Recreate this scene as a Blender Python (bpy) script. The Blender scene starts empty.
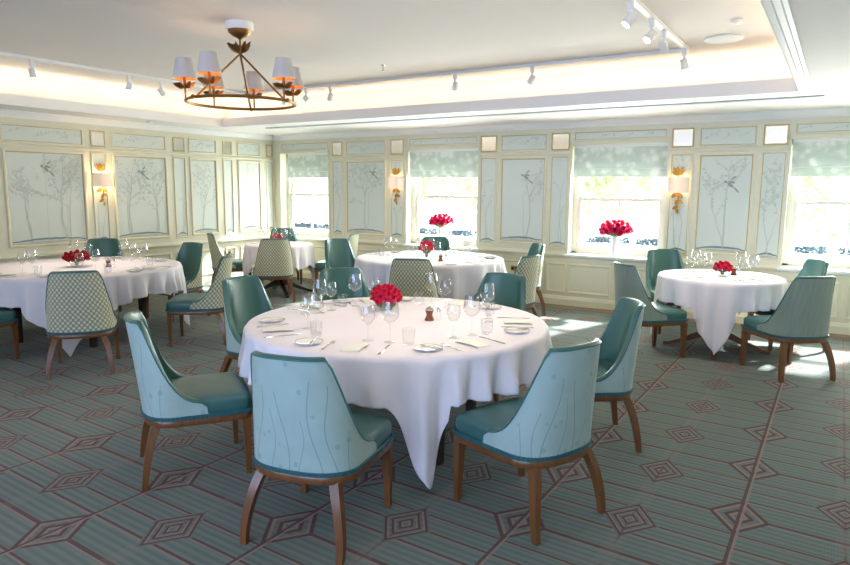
import bpy, bmesh, math, random
from mathutils import Vector, Matrix
S = bpy.context.scene
COL = S.collection
PI = math.pi
R_ = random.Random(7)

# ------------------------------------------------------------------ helpers
def tag(o, label=None, cat=None, group=None, kind=None):
    if label: o['label'] = label
    if cat: o['category'] = cat
    if group: o['group'] = group
    if kind: o['kind'] = kind
    return o

def empty(name, loc=(0, 0, 0), rz=0, label=None, cat=None, group=None, kind=None, parent=None):
    o = bpy.data.objects.new(name, None)
    COL.objects.link(o)
    o.location = loc
    o.rotation_euler = (0, 0, rz)
    o.empty_display_size = .1
    if parent: o.parent = parent
    return tag(o, label, cat, group, kind)

def copy_tree(o, parent=None):
    c = o.copy()
    COL.objects.link(c)
    if parent:
        c.parent = parent
        c.matrix_parent_inverse = o.matrix_parent_inverse.copy()
    for ch in list(o.children):
        copy_tree(ch, c)
    return c

class MB:
    """collects geometry for ONE mesh object"""
    def __init__(s):
        s.v, s.f, s.m, s.uv = [], [], [], {}
        s.mi = 0
    def face(s, *idx):
        s.f.append(tuple(idx)); s.m.append(s.mi)
    def add(s, verts, faces):
        b = len(s.v)
        s.v += [tuple(p) for p in verts]
        for f in faces: s.face(*[b + i for i in f])
        return b
    def box(s, x0, y0, z0, x1, y1, z1):
        if x0 > x1: x0, x1 = x1, x0
        if y0 > y1: y0, y1 = y1, y0
        if z0 > z1: z0, z1 = z1, z0
        s.add([(x0,y0,z0),(x1,y0,z0),(x1,y1,z0),(x0,y1,z0),(x0,y0,z1),(x1,y0,z1),(x1,y1,z1),(x0,y1,z1)],
              [(0,3,2,1),(4,5,6,7),(0,1,5,4),(1,2,6,5),(2,3,7,6),(3,0,4,7)])
    def grid(s, rows, closed=False, cap0=False, cap1=False, flip=False):
        n = len(rows[0]); b = len(s.v)
        for r in rows: s.v += [tuple(p) for p in r]
        for j in range(len(rows)-1):
            for i in range(n if closed else n-1):
                k = (i+1) % n
                q = (b+j*n+i, b+j*n+k, b+(j+1)*n+k, b+(j+1)*n+i)
                s.face(*(q[::-1] if flip else q))
        if cap0: s.face(*([b+i for i in range(n)] if flip else [b+i for i in range(n)][::-1]))
        e = b+(len(rows)-1)*n
        if cap1: s.face(*([e+i for i in range(n)][::-1] if flip else [e+i for i in range(n)]))
        return b
    def lathe(s, prof, n=24, c=(0,0,0), cap0=True, cap1=True):
        rows = [[(c[0]+r*math.cos(2*PI*i/n), c[1]+r*math.sin(2*PI*i/n), c[2]+z) for i in range(n)] for r, z in prof]
        s.grid(rows, True, cap0, cap1)
    def tube(s, pts, rad, n=8, closed=False):
        pts = [Vector(p) for p in pts]; m = len(pts)
        rr = rad if isinstance(rad, (list, tuple)) else [rad]*m
        rows = []; up = None
        for i, p in enumerate(pts):
            a = pts[i-1] if (i > 0 or closed) else p
            b = pts[(i+1) % m] if (i < m-1 or closed) else p
            t = (b-a).normalized()
            if up is None:
                up = Vector((0,0,1)) if abs(t.z) < .9 else Vector((1,0,0))
            x = t.cross(up).normalized(); y = x.cross(t).normalized(); up = y
            rows.append([p + (x*math.cos(2*PI*k/n) + y*math.sin(2*PI*k/n))*rr[i] for k in range(n)])
        if closed: rows.append(rows[0])
        s.grid(rows, True, not closed, not closed)
    def sqtube(s, pts, half):
        # square section swept along a mostly vertical path, section stays axis aligned
        rows = []
        for p, (hx, hy) in zip(pts, half):
            rows.append([(p[0]-hx,p[1]-hy,p[2]),(p[0]+hx,p[1]-hy,p[2]),(p[0]+hx,p[1]+hy,p[2]),(p[0]-hx,p[1]+hy,p[2])])
        s.grid(rows, True, True, True)
    def ball(s, c, r, n=10, m=6, sc=(1,1,1)):
        rows = []
        for j in range(m+1):
            a = -PI/2 + PI*j/m
            q = max(math.cos(a), .02)
            rows.append([(c[0]+r*sc[0]*q*math.cos(2*PI*i/n), c[1]+r*sc[1]*q*math.sin(2*PI*i/n), c[2]+r*sc[2]*math.sin(a)) for i in range(n)])
        s.grid(rows, True, True, True)
    def xf(s, M, start=0):
        for i in range(start, len(s.v)):
            s.v[i] = tuple(M @ Vector(s.v[i]))
    def mesh(s, name, mats, ang=35, uvs=None):
        me = bpy.data.meshes.new(name)
        me.from_pydata(s.v, [], s.f)
        if not isinstance(mats, (list, tuple)): mats = [mats]
        for m in mats: me.materials.append(m)
        if len(mats) > 1: me.polygons.foreach_set('material_index', s.m)
        if uvs:
            l = me.uv_layers.new(name='UVMap')
            for p in me.polygons:
                for li in p.loop_indices:
                    l.data[li].uv = uvs[me.loops[li].vertex_index]
        bm = bmesh.new(); bm.from_mesh(me)
        bmesh.ops.recalc_face_normals(bm, faces=bm.faces)
        bm.to_mesh(me); bm.free()
        if ang:
            me.polygons.foreach_set('use_smooth', [True]*len(me.polygons))
            me.set_sharp_from_angle(angle=math.radians(ang))
        me.update()
        return me
    def build(s, name, mats, parent=None, ang=35, loc=None, rz=0, uvs=None):
        o = bpy.data.objects.new(name, s.mesh(name, mats, ang, uvs))
        COL.objects.link(o)
        if parent: o.parent = parent
        if loc: o.location = loc
        if rz: o.rotation_euler = (0, 0, rz)
        return o

# ------------------------------------------------------------------ node materials
class NT:
    def __init__(s, name):
        s.mat = bpy.data.materials.new(name); s.mat.use_nodes = True
        s.t = s.mat.node_tree; s.t.nodes.clear()
        s.out = s.t.nodes.new('ShaderNodeOutputMaterial')
    def n(s, ty, **kw):
        x = s.t.nodes.new(ty)
        for k, v in kw.items(): setattr(x, k, v)
        return x
    def put(s, sock, v):
        if hasattr(v, 'is_linked') or isinstance(v, bpy.types.NodeSocket): s.t.links.new(v, sock)
        elif isinstance(v, (tuple, list)) and sock.type == 'RGBA' and len(v) == 3: sock.default_value = (*v, 1)
        else: sock.default_value = v
    def m(s, op, a, b=None, c=None, clamp=False):
        x = s.n('ShaderNodeMath', operation=op); x.use_clamp = clamp
        s.put(x.inputs[0], a)
        if b is not None: s.put(x.inputs[1], b)
        if c is not None: s.put(x.inputs[2], c)
        return x.outputs[0]
    def mix(s, f, a, b):
        x = s.n('ShaderNodeMix', data_type='RGBA')
        s.put(x.inputs[0], f); s.put(x.inputs[6], a); s.put(x.inputs[7], b)
        return x.outputs[2]
    def noise(s, vec, scale, detail=3, rough=.5):
        x = s.n('ShaderNodeTexNoise')
        s.put(x.inputs['Scale'], scale); s.put(x.inputs['Detail'], detail); s.put(x.inputs['Roughness'], rough)
        if vec is not None: s.put(x.inputs['Vector'], vec)
        return x.outputs[0]
    def step(s, v, a, b):
        x = s.n('ShaderNodeMapRange', interpolation_type='SMOOTHSTEP'); x.clamp = True
        s.put(x.inputs[0], v); s.put(x.inputs[1], a); s.put(x.inputs[2], b)
        return x.outputs[0]
    def obj(s):
        return s.n('ShaderNodeTexCoord').outputs['Object']
    def uv(s):
        return s.n('ShaderNodeTexCoord').outputs['UV']
    def xyz(s, v):
        x = s.n('ShaderNodeSeparateXYZ'); s.put(x.inputs[0], v); return x.outputs
    def bsdf(s, color, rough=.5, metal=0, spec=.5, bump=None, bstr=.2, bdist=.01, sheen=0, coat=0, emit=None, estr=0):
        b = s.n('ShaderNodeBsdfPrincipled')
        s.put(b.inputs['Base Color'], color); s.put(b.inputs['Roughness'], rough); s.put(b.inputs['Metallic'], metal)
        s.put(b.inputs['Specular IOR Level'], spec)
        if sheen: b.inputs['Sheen Weight'].default_value = sheen
        if coat: b.inputs['Coat Weight'].default_value = coat; b.inputs['Coat Roughness'].default_value = .15
        if emit: s.put(b.inputs['Emission Color'], emit); b.inputs['Emission Strength'].default_value = estr
        if bump is not None:
            k = s.n('ShaderNodeBump'); k.inputs['Strength'].default_value = bstr; k.inputs['Distance'].default_value = bdist
            s.put(k.inputs['Height'], bump); s.t.links.new(k.outputs[0], b.inputs['Normal'])
        s.t.links.new(b.outputs[0], s.out.inputs[0])
        return s.mat

def lin(r, g, b):
    f = lambda c: (c/255/12.92) if c/255 <= .04045 else ((c/255+.055)/1.055)**2.4
    return (f(r), f(g), f(b))

def simple(name, rgb, rough=.5, metal=0, spec=.5, var=.06, scale=12, **kw):
    t = NT(name); c = lin(*rgb)
    if var:
        f = t.noise(t.obj(), scale, 3)
        col = t.mix(f, tuple(x*(1-var) for x in c), tuple(min(1, x*(1+var)) for x in c))
    else: col = c
    return t.bsdf(col, rough, metal, spec, **kw)

M = {}
M['paint'] = simple('paint_cream_green', (224, 220, 197), .45, var=.03, scale=3)
M['gilt'] = simple('paint_gold_fillet', (198, 178, 124), .4, var=.08)
M['white'] = simple('paint_white', (240, 240, 238), .5, var=.015, scale=2)
M['ceil'] = simple('plaster_white', (236, 234, 230), .8, var=.02, scale=1.2)
M['ceil_up'] = simple('plaster_upper', (234, 226, 218), .85, var=.02, scale=1.2)
M['ledgrey'] = simple('slot_grey', (172, 180, 180), .6)
M['sash'] = simple('sash_white', (222, 221, 208), .4, var=.01)
M['silk'] = simple('silk_ground', (215, 221, 212), .55, var=.05, scale=2.5)
M['ink'] = simple('silk_branch_ink', (192, 198, 188), .6)
M['leafink'] = simple('silk_leaf_ink', (201, 208, 199), .6)
M['mound'] = simple('silk_mound_ink', (124, 140, 142), .6)
M['birdink'] = simple('silk_bird_ink', (150, 160, 154), .6)
M['mirror'] = simple('antique_mirror', (240, 237, 228), .15, .75, var=.04)
M['leather'] = simple('leather_teal', (60, 108, 100), .33, spec=.6, var=.08, scale=6)
M['leatherseat'] = simple('leather_teal_seat', (58, 104, 100), .36, spec=.6, var=.08, scale=6)
M['piping'] = simple('leather_piping', (60, 108, 102), .4)
M['nail'] = simple('nailhead_band', (40, 92, 96), .45, spec=.6)
M['brass'] = simple('aged_brass', (150, 114, 66), .42, .9, var=.15)
M['gold'] = simple('gold_leaf', (196, 146, 70), .35, .85, var=.2)
M['shade'] = simple('shade_white_linen', (236, 234, 232), .8, var=.02)
M['silver'] = simple('silver_plate', (205, 203, 200), .2, 1.0, var=.04)
M['china'] = simple('white_china', (240, 240, 236), .15, spec=.6, var=.01)
M['chinarim'] = simple('green_china_rim', (150, 186, 160), .2)
M['napkin'] = simple('napkin_linen', (228, 232, 220), .85, var=.03)
M['petal'] = simple('petal_crimson', (216, 16, 72), .55, var=.3, scale=25)
M['petalhot'] = simple('petal_magenta', (228, 24, 96), .55, var=.3, scale=18)
M['petaldark'] = simple('petal_dark_red', (176, 10, 34), .55, var=.3, scale=25)
M['stemg'] = simple('stem_green', (70, 110, 50), .5)
M['leafg'] = simple('foliage_green', (120, 150, 70), .6, var=.3, scale=3)
M['hedge'] = simple('hedge_bluegreen', (44, 66, 84), .7, var=.4, scale=9)
M['bark'] = simple('bark', (176, 166, 150), .8)
M['stone'] = simple('pale_stone', (226, 226, 220), .8)
M['darkwood'] = simple('dark_wood', (52, 34, 24), .4, var=.2)
M['millwood'] = simple('mill_wood', (120, 66, 30), .35, var=.2)
M['black'] = simple('black_plastic', (24, 24, 24), .5)
M['socket'] = simple('socket_brass', (196, 160, 96), .3, .8)

def wood():
    t = NT('walnut_wood'); o = t.obj()
    mp = t.n('ShaderNodeMapping'); mp.inputs['Scale'].default_value = (30, 30, 3); t.put(mp.inputs[0], o)
    f = t.noise(mp.outputs[0], 1.5, 4, .6)
    return t.bsdf(t.mix(f, lin(80, 46, 20), lin(134, 86, 44)), .35, spec=.5, coat=.2)
M['wood'] = wood()

def linen():
    t = NT('table_linen'); o = t.obj()
    f = t.noise(o, 6, 3)
    return t.bsdf(t.mix(f, lin(222, 219, 225), lin(230, 227, 231)), .75, spec=.25, sheen=.15)
M['linen'] = linen()

def glassmat(name, tint=(1, 1, 1), refl=.06, edge=.55):
    t = NT(name)
    lw = t.n('ShaderNodeLayerWeight'); lw.inputs[0].default_value = .35
    tr = t.n('ShaderNodeBsdfTransparent'); tr.inputs[0].default_value = (*tint, 1)
    gl = t.n('ShaderNodeBsdfGlossy'); gl.inputs['Roughness'].default_value = .03
    f = t.m('MULTIPLY_ADD', t.m('POWER', lw.outputs['Facing'], 2.2), edge, refl, clamp=True)
    mx = t.n('ShaderNodeMixShader'); t.put(mx.inputs[0], f)
    t.t.links.new(tr.outputs[0], mx.inputs[1]); t.t.links.new(gl.outputs[0], mx.inputs[2])
    t.t.links.new(mx.outputs[0], t.out.inputs[0])
    return t.mat
M['glass'] = glassmat('clear_glassware', (.98, .985, .985), .05, .5)
M['pane'] = glassmat('window_pane', (.97, .985, .98), .03, .3)

def lattice():
    t = NT('fabric_lattice'); u = t.xyz(t.uv())
    a = t.m('SINE', t.m('MULTIPLY', u[0], 150)); b = t.m('SINE', t.m('MULTIPLY', u[1], 132))
    k = t.step(t.m('MULTIPLY', a, b), -.12, .35)
    g = t.m('GREATER_THAN', t.m('MULTIPLY', a, b), 0)
    c1 = t.mix(t.m('GREATER_THAN', a, 0), lin(216, 211, 186), lin(202, 207, 188))
    return t.bsdf(t.mix(k, lin(146, 148, 120), c1), .8, spec=.2, sheen=.2)
M['lattice'] = lattice()

def embroid():
    t = NT('fabric_embroidered'); u = t.xyz(t.uv())
    base = t.mix(t.noise(t.uv(), 9, 4), lin(146, 170, 165), lin(168, 192, 185))
    mask = None
    for (u0, a, k, p, w, top) in [(-.20,.020,14,0,.0022,.78),(-.13,.024,11,1,.0026,.80),(-.06,.02,16,2.2,.0018,.62),(.03,.03,9,.7,.0026,.74),(.085,.018,15,3,.002,.66),(.16,.03,10,4,.0026,.76),(.22,.02,13,1.7,.0022,.6),(.30,.02,12,.4,.002,.54),(-.29,.02,12,2.9,.002,.56)]:
        x = t.m('SUBTRACT', u[0], t.m('MULTIPLY_ADD', t.m('SINE', t.m('MULTIPLY_ADD', u[1], k, p)), a, u0))
        q = t.m('SUBTRACT', 1, t.step(t.m('ABSOLUTE', x), w*.6, w*1.8))
        q = t.m('MULTIPLY', q, t.m('LESS_THAN', u[1], top))
        mask = q if mask is None else t.m('MAXIMUM', mask, q)
    vo = t.n('ShaderNodeTexVoronoi'); vo.inputs['Scale'].default_value = 15; t.put(vo.inputs['Vector'], t.uv())
    fl = t.m('SUBTRACT', 1, t.step(vo.outputs['Distance'], .16, .24))
    cr = t.xyz(vo.outputs['Color'])
    fl = t.m('MULTIPLY', fl, t.m('GREATER_THAN', cr[0], .5))
    c = t.mix(t.m('MULTIPLY', mask, .55), base, lin(98, 132, 134))
    c = t.mix(t.m('MULTIPLY', fl, .42), c, lin(104, 138, 138))
    return t.bsdf(c, .55, spec=.35, sheen=.15)
M['embroid'] = embroid()

def velvet():
    t = NT('fabric_sage'); u = t.uv()
    mp = t.n('ShaderNodeMapping'); mp.inputs['Scale'].default_value = (40, 4, 1); t.put(mp.inputs[0], u)
    return t.bsdf(t.mix(t.noise(mp.outputs[0], 1, 4), lin(120, 138, 126), lin(150, 166, 154)), .7, spec=.25, sheen=.3)
M['velvet'] = velvet()

def blindfab():
    t = NT('blind_fabric'); o = t.obj()
    vo = t.n('ShaderNodeTexVoronoi', feature='SMOOTH_F1'); vo.inputs['Scale'].default_value = 11; t.put(vo.inputs['Vector'], o)
    f = t.step(t.m('ADD', vo.outputs[0], t.m('MULTIPLY', t.noise(o, 22, 3), .5)), .35, .85)
    c = t.mix(f, lin(238, 241, 233), lin(206, 216, 205))
    d = t.n('ShaderNodeBsdfDiffuse'); tr = t.n('ShaderNodeBsdfTranslucent'); t.put(d.inputs[0], c); t.put(tr.inputs[0], c)
    mx = t.n('ShaderNodeMixShader'); mx.inputs[0].default_value = .16
    t.t.links.new(d.outputs[0], mx.inputs[1]); t.t.links.new(tr.outputs[0], mx.inputs[2]); t.t.links.new(mx.outputs[0], t.out.inputs[0])
    return t.mat
M['blind'] = blindfab()

def carpet():
    t = NT('carpet_geometric'); P = t.xyz(t.obj())
    x = P[0]
    y = t.m('MULTIPLY_ADD', t.m('ADD', x, .9), .037, P[1])
    X = t.m('DIVIDE', t.m('ADD', x, .30), .448)
    c = t.m('FLOOR', t.m('ADD', X, .5))
    dx = t.m('MULTIPLY', t.m('SUBTRACT', X, c), .448)
    par = t.m('FLOORED_MODULO', c, 2)
    Y = t.m('DIVIDE', t.m('SUBTRACT', t.m('SUBTRACT', y, 2.10), t.m('MULTIPLY', par, .335)), .67)
    r = t.m('FLOOR', t.m('ADD', Y, .5))
    dy = t.m('MULTIPLY', t.m('SUBTRACT', Y, r), .67)
    ax, ay = t.m('ABSOLUTE', dx), t.m('ABSOLUTE', dy)
    dm = t.m('ADD', t.m('DIVIDE', ax, .142), t.m('DIVIDE', ay, .2))
    ins = t.m('LESS_THAN', dm, 1.0)
    outs = t.m('SUBTRACT', 1, ins)
    # tonal ribs across the carpet
    rib = t.m('MULTIPLY_ADD', t.m('SINE', t.m('MULTIPLY', y, 2*PI/.042)), .5, .5)
    rib2 = t.m('MULTIPLY_ADD', t.m('SINE', t.m('MULTIPLY', x, 2*PI/.012)), .5, .5)
    base = t.mix(t.m('MULTIPLY', rib, .8), lin(95, 108, 102), lin(117, 132, 124))
    base = t.mix(t.m('MULTIPLY', rib2, .2), base, lin(124, 138, 131))
    base = t.mix(t.m('MULTIPLY', t.noise(t.obj(), 3, 4), .35), base, lin(102, 110, 103))
    mar, pink = lin(94, 68, 64), lin(144, 126, 117)
    # lines along x : offsets 0, .2, .335, .47 of .67
    ya = t.m('FLOORED_MODULO', t.m('SUBTRACT', y, 2.10), .67)
    lm = lp = None
    for o in (0.006, .2, .335, .47, .667):
        d = t.m('SUBTRACT', ya, o)
        a = t.m('LESS_THAN', t.m('ABSOLUTE', d), .0072)
        b = t.m('LESS_THAN', t.m('ABSOLUTE', t.m('ADD', d, .0135)), .0062)
        lm = a if lm is None else t.m('MAXIMUM', lm, a)
        lp = b if lp is None else t.m('MAXIMUM', lp, b)
    col = t.mix(t.m('MULTIPLY', lp, .75), base, pink)
    col = t.mix(t.m('MULTIPLY', lm, .9), col, mar)
    # diamonds
    fill = t.mix(.35, base, lin(104, 100, 94))
    ringA = t.m('FLOORED_MODULO', t.m('MULTIPLY', dm, 2.0), 1.0)       # few rings
    ringB = t.m('FLOORED_MODULO', t.m('MULTIPLY', dm, 3.34), 1.0)      # dense rings
    ring = t.m('ADD', t.m('MULTIPLY', ringA, t.m('SUBTRACT', 1, par)), t.m('MULTIPLY', ringB, par))
    isM = t.m('MULTIPLY', t.m('GREATER_THAN', ring, .66), t.m('GREATER_THAN', dm, .2))
    isP = t.m('MULTIPLY', t.m('GREATER_THAN', ring, .38), t.m('LESS_THAN', ring, .66))
    dc = t.mix(t.m('MULTIPLY', isP, .8), fill, pink)
    dc = t.mix(isM, dc, mar)
    col = t.mix(ins, col, dc)
    # continuous line along y on every second column, faint pink on the others
    lA = t.m('MULTIPLY', t.m('LESS_THAN', t.m('ABSOLUTE', dx), .0078), t.m('SUBTRACT', 1, par))
    lB = t.m('MULTIPLY', t.m('LESS_THAN', t.m('ABSOLUTE', t.m('SUBTRACT', dx, .015)), .006), t.m('SUBTRACT', 1, par))
    col = t.mix(t.m('MULTIPLY', lB, .8), col, pink)
    col = t.mix(t.m('MULTIPLY', lA, .95), col, mar)
    lC = t.m('MULTIPLY', t.m('MULTIPLY', t.m('LESS_THAN', ax, .006), par), t.step(t.noise(t.obj(), 3, 2), .4, .6))
    col = t.mix(t.m('MULTIPLY', lC, .6), col, mar)
    pk = t.m('MULTIPLY', t.m('MULTIPLY', t.m('LESS_THAN', ax, .04), par), outs)
    pk = t.m('MULTIPLY', pk, t.noise(t.obj(), 60, 2))
    col = t.mix(t.m('MULTIPLY', pk, .38), col, pink)
    h = t.m('ADD', t.m('MULTIPLY', rib2, .4), t.noise(t.obj(), 220, 2))
    return t.bsdf(col, .95, spec=.1, bump=h, bstr=.3, bdist=.004, sheen=.1)
M['carpet'] = carpet()
M['border'] = simple('carpet_border_brown', (150, 126, 104), .9, var=.1, spec=.1)

def lampmat(name, rgb, strength):
    t = NT(name)
    return t.bsdf(lin(*rgb), .5, emit=lin(*rgb), estr=strength)
M['bulb'] = lampmat('lamp_bulb', (255, 206, 140), 5)
M['spotlens'] = lampmat('spot_lens', (255, 244, 226), 3)

def shademat(name, rgb, trans=.35):
    t = NT(name)
    d = t.n('ShaderNodeBsdfDiffuse'); d.inputs[0].default_value = (*lin(*rgb), 1)
    tr = t.n('ShaderNodeBsdfTranslucent'); tr.inputs[0].default_value = (*lin(*rgb), 1)
    mx = t.n('ShaderNodeMixShader'); mx.inputs[0].default_value = trans
    t.t.links.new(d.outputs[0], mx.inputs[1]); t.t.links.new(tr.outputs[0], mx.inputs[2])
    t.t.links.new(mx.outputs[0], t.out.inputs[0])
    return t.mat
M['shade'] = shademat('shade_white_linen', (238, 236, 234), .3)
M['shadein'] = simple('shade_gold_lining', (222, 160, 74), .5, .3)
M['treeleaf'] = shademat('tree_leaf', (166, 186, 124), .45)

# ------------------------------------------------------------------ room dimensions
XL, XR, YB, YR = -8.69, 1.55, 8.69, -2.7
ZC, ZU = 2.50, 2.85
H_CAM = 1.6
LIPX0, LIPX1, LIPY0, LIPY1 = -7.79, -.36, -1.6, 6.78
WINS = [(-8.52, -7.41), (-5.81, -4.54), (-3.13, -1.87), (-.53, .74)]
WZ0, WZ1 = .70, 2.19

def struct(o, label, cat):
    return tag(o, label, cat, None, 'structure')

# floor
b = MB(); b.box(XL-.2, YR-.2, -.12, XR+.2, YB-.22, 0)
fl = struct(b.build('floor', M['carpet'], ang=0), 'teal carpet with maroon lines and nested diamonds over the whole room', 'floor')
b = MB(); b.box(XL-.2, YB-.22, -.12, XR+.2, YB+.25, 0)
struct(b.build('trim_1', M['border'], ang=0), 'plain brown carpet border strip along the window wall', 'floor border')

# walls with openings
def wall_x(name, y0, y1, x0, x1, holes, zt, label):
    b = MB(); xs = x0
    for (a, c, z0, z1) in holes:
        if a > xs: b.box(xs, y0, 0, a, y1, zt)
        b.box(a, y0, 0, c, y1, z0); b.box(a, y0, z1, c, y1, zt)
        xs = c
    b.box(xs, y0, 0, x1, y1, zt)
    return struct(b.build(name, M['paint'], ang=0), label, 'wall')
WALLB = wall_x('wall_back', YB, YB+.24, XL-.2, XR+.2, [(a, c, WZ0, WZ1) for a, c in WINS], 3.05, 'cream green panelled wall with four windows and painted silk panels')
REARW = [(-4.9, -3.3), (-2.5, -.9), (-.3, 1.1)]
wall_x('wall_rear', YR-.24, YR, XL-.2, XR+.2, [(a, c, .6, 2.3) for a, c in REARW], 3.05, 'plain cream wall behind the camera with window openings')
b = MB(); b.box(XL-.2, YR, 0, XL, YB, 3.05)
WALLL = struct(b.build('wall_left', M['paint'], ang=0), 'long cream green panelled left wall with painted silk panels and sconce', 'wall')
b = MB(); b.box(XR, YR, 0, XR+.2, YB, 3.05)
struct(b.build('wall_right', M['paint'], ang=0), 'plain cream wall on the right outside the picture', 'wall')

# ceiling : lower ring, lip mouldings, recessed upper tray
b = MB()
t0 = ZC+.06
b.box(XL-.2, YR-.2, ZC, LIPX0, YB+.24, t0); b.box(LIPX1, YR-.2, ZC, XR+.2, YB+.24, t0)
b.box(LIPX0, YR-.2, ZC, LIPX1, LIPY0, t0); b.box(LIPX0, LIPY1, ZC, LIPX1, YB+.24, t0)
SB = .34   # set-back of the tray wall behind the lip
ceil = struct(b.build('ceiling', M['ceil'], ang=0), 'white lower ceiling framing the large recessed tray', 'ceiling')
b = MB()
x0, x1, y0, y1 = LIPX0-SB, LIPX1+SB, LIPY0-SB, LIPY1+SB
b.box(x0-.1, y0-.1, ZU, x1+.1, y1+.1, ZU+.1)
b.mi = 1
b.box(x0-.08, y0, t0, x0, y1, ZU); b.box(x1, y0, t0, x1+.08, y1, ZU)
b.box(x0-.08, y0-.08, t0, x1+.08, y0, ZU); b.box(x0-.08, y1, t0, x1+.08, y1+.08, ZU)
b.build('ceiling_tray', [M['ceil_up'], M['ceil']], ceil, ang=0)

def frame_rect(b, P, u0, v0, u1, v1, prof):
    """mitred frame; prof = [(inset from outer edge, height)], P(u,v,d)"""
    rings = []
    for ins, d in prof:
        rings.append([P(u0+ins, v0+ins, d), P(u1-ins, v0+ins, d), P(u1-ins, v1-ins, d), P(u0+ins, v1-ins, d)])
    b.grid(rings, True)
# lip moulding hanging at the tray edge
b = MB()
Pc = lambda u, v, d: (u, v, ZC - d)
frame_rect(b, Pc, LIPX0-.07, LIPY0-.07, LIPX1+.07, LIPY1+.07, [(0, -.001), (0, .008), (.022, .011), (.026, .022), (.055, .026), (.06, .036), (.085, .038), (.10, .034), (.10, -.085), (.075, -.085), (.075, -.05)])
struct(b.build('trim_2', M['white'], ang=30), 'white stepped cornice moulding around the edge of the ceiling tray', 'cornice')
# wall cornices
def cornice(name, P, a, c, label):
    b = MB()
    prof = [(0, 2.42), (.012, 2.42), (.014, 2.432), (.03, 2.437), (.045, 2.452), (.075, 2.468), (.10, 2.49), (.10, 2.5)]
    b.grid([[P(a, z, d) for d, z in prof], [P(c, z, d) for d, z in prof]])
    struct(b.build(name, M['white'], ang=25), label, 'cornice')
PB = lambda u, v, d: (u, YB - d, v)
PL = lambda u, v, d: (XL + d, u, v)
cornice('trim_3', PB, XL, XR, 'white cornice along the top of the window wall')
cornice('trim_4', PL, YR, YB, 'white cornice along the top of the left wall')
# linear slot diffuser
b = MB(); b.box(-7.55, 7.39, ZC-.012, -.21, 7.48, ZC-.0005)
struct(b.build('trim_9', M['ledgrey'], ang=0), 'long thin grey air slot in the lower ceiling parallel to the window wall', 'air slot')

# baseboards, dado rails
def strip(name, P, a, c, prof, label, cat, mat='paint'):
    b = MB(); b.grid([[P(a, z, d) for d, z in prof], [P(c, z, d) for d, z in prof]], cap0=True, cap1=True)
    return struct(b.build(name, M[mat], ang=25), label, cat)
bp = [(0, 0), (.03, 0), (.03, .085), (.022, .1), (.015, .12), (0, .125)]
strip('baseboard_back', PB, XL, XR, bp, 'cream baseboard under the windows', 'baseboard')
strip('baseboard_left', PL, YR, YB, bp, 'cream baseboard along the left wall', 'baseboard')
rp = [(0, .655), (.012, .655), (.016, .672), (.035, .684), (.045, .70), (.045, .715), (.02, .72), (.012, .74), (0, .745)]
n_t = 5
segs = []
xs = XL
for a, c in WINS:
    if a - xs > .06: segs.append((xs, a))
    xs = c
segs.append((xs, XR))
rails = []
strip('trim_5', PL, YR, YB, rp, 'cream dado rail along the left wall', 'dado rail')
bld = MB()
for a, c in segs:
    bld.grid([[PB(a, z, d) for d, z in rp], [PB(c, z, d) for d, z in rp]], cap0=True, cap1=True)
struct(bld.build('trim_6', M['paint'], ang=25), 'cream dado rail between the windows', 'dado rail')
# head rail band and frieze rail
hp = [(0, 2.07), (.01, 2.07), (.018, 2.08), (.018, 2.095), (.008, 2.105), (0, 2.11)]
strip('trim_7', PL, YR, YB, hp, 'slim moulding above the silk panels of the left wall', 'moulding')
bld = MB()
for a, c in segs:
    bld.grid([[PB(a, z, d) for d, z in hp], [PB(c, z, d) for d, z in hp]], cap0=True, cap1=True)
struct(bld.build('trim_8', M['paint'], ang=25), 'slim moulding above the silk panels between the windows', 'moulding')

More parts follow.
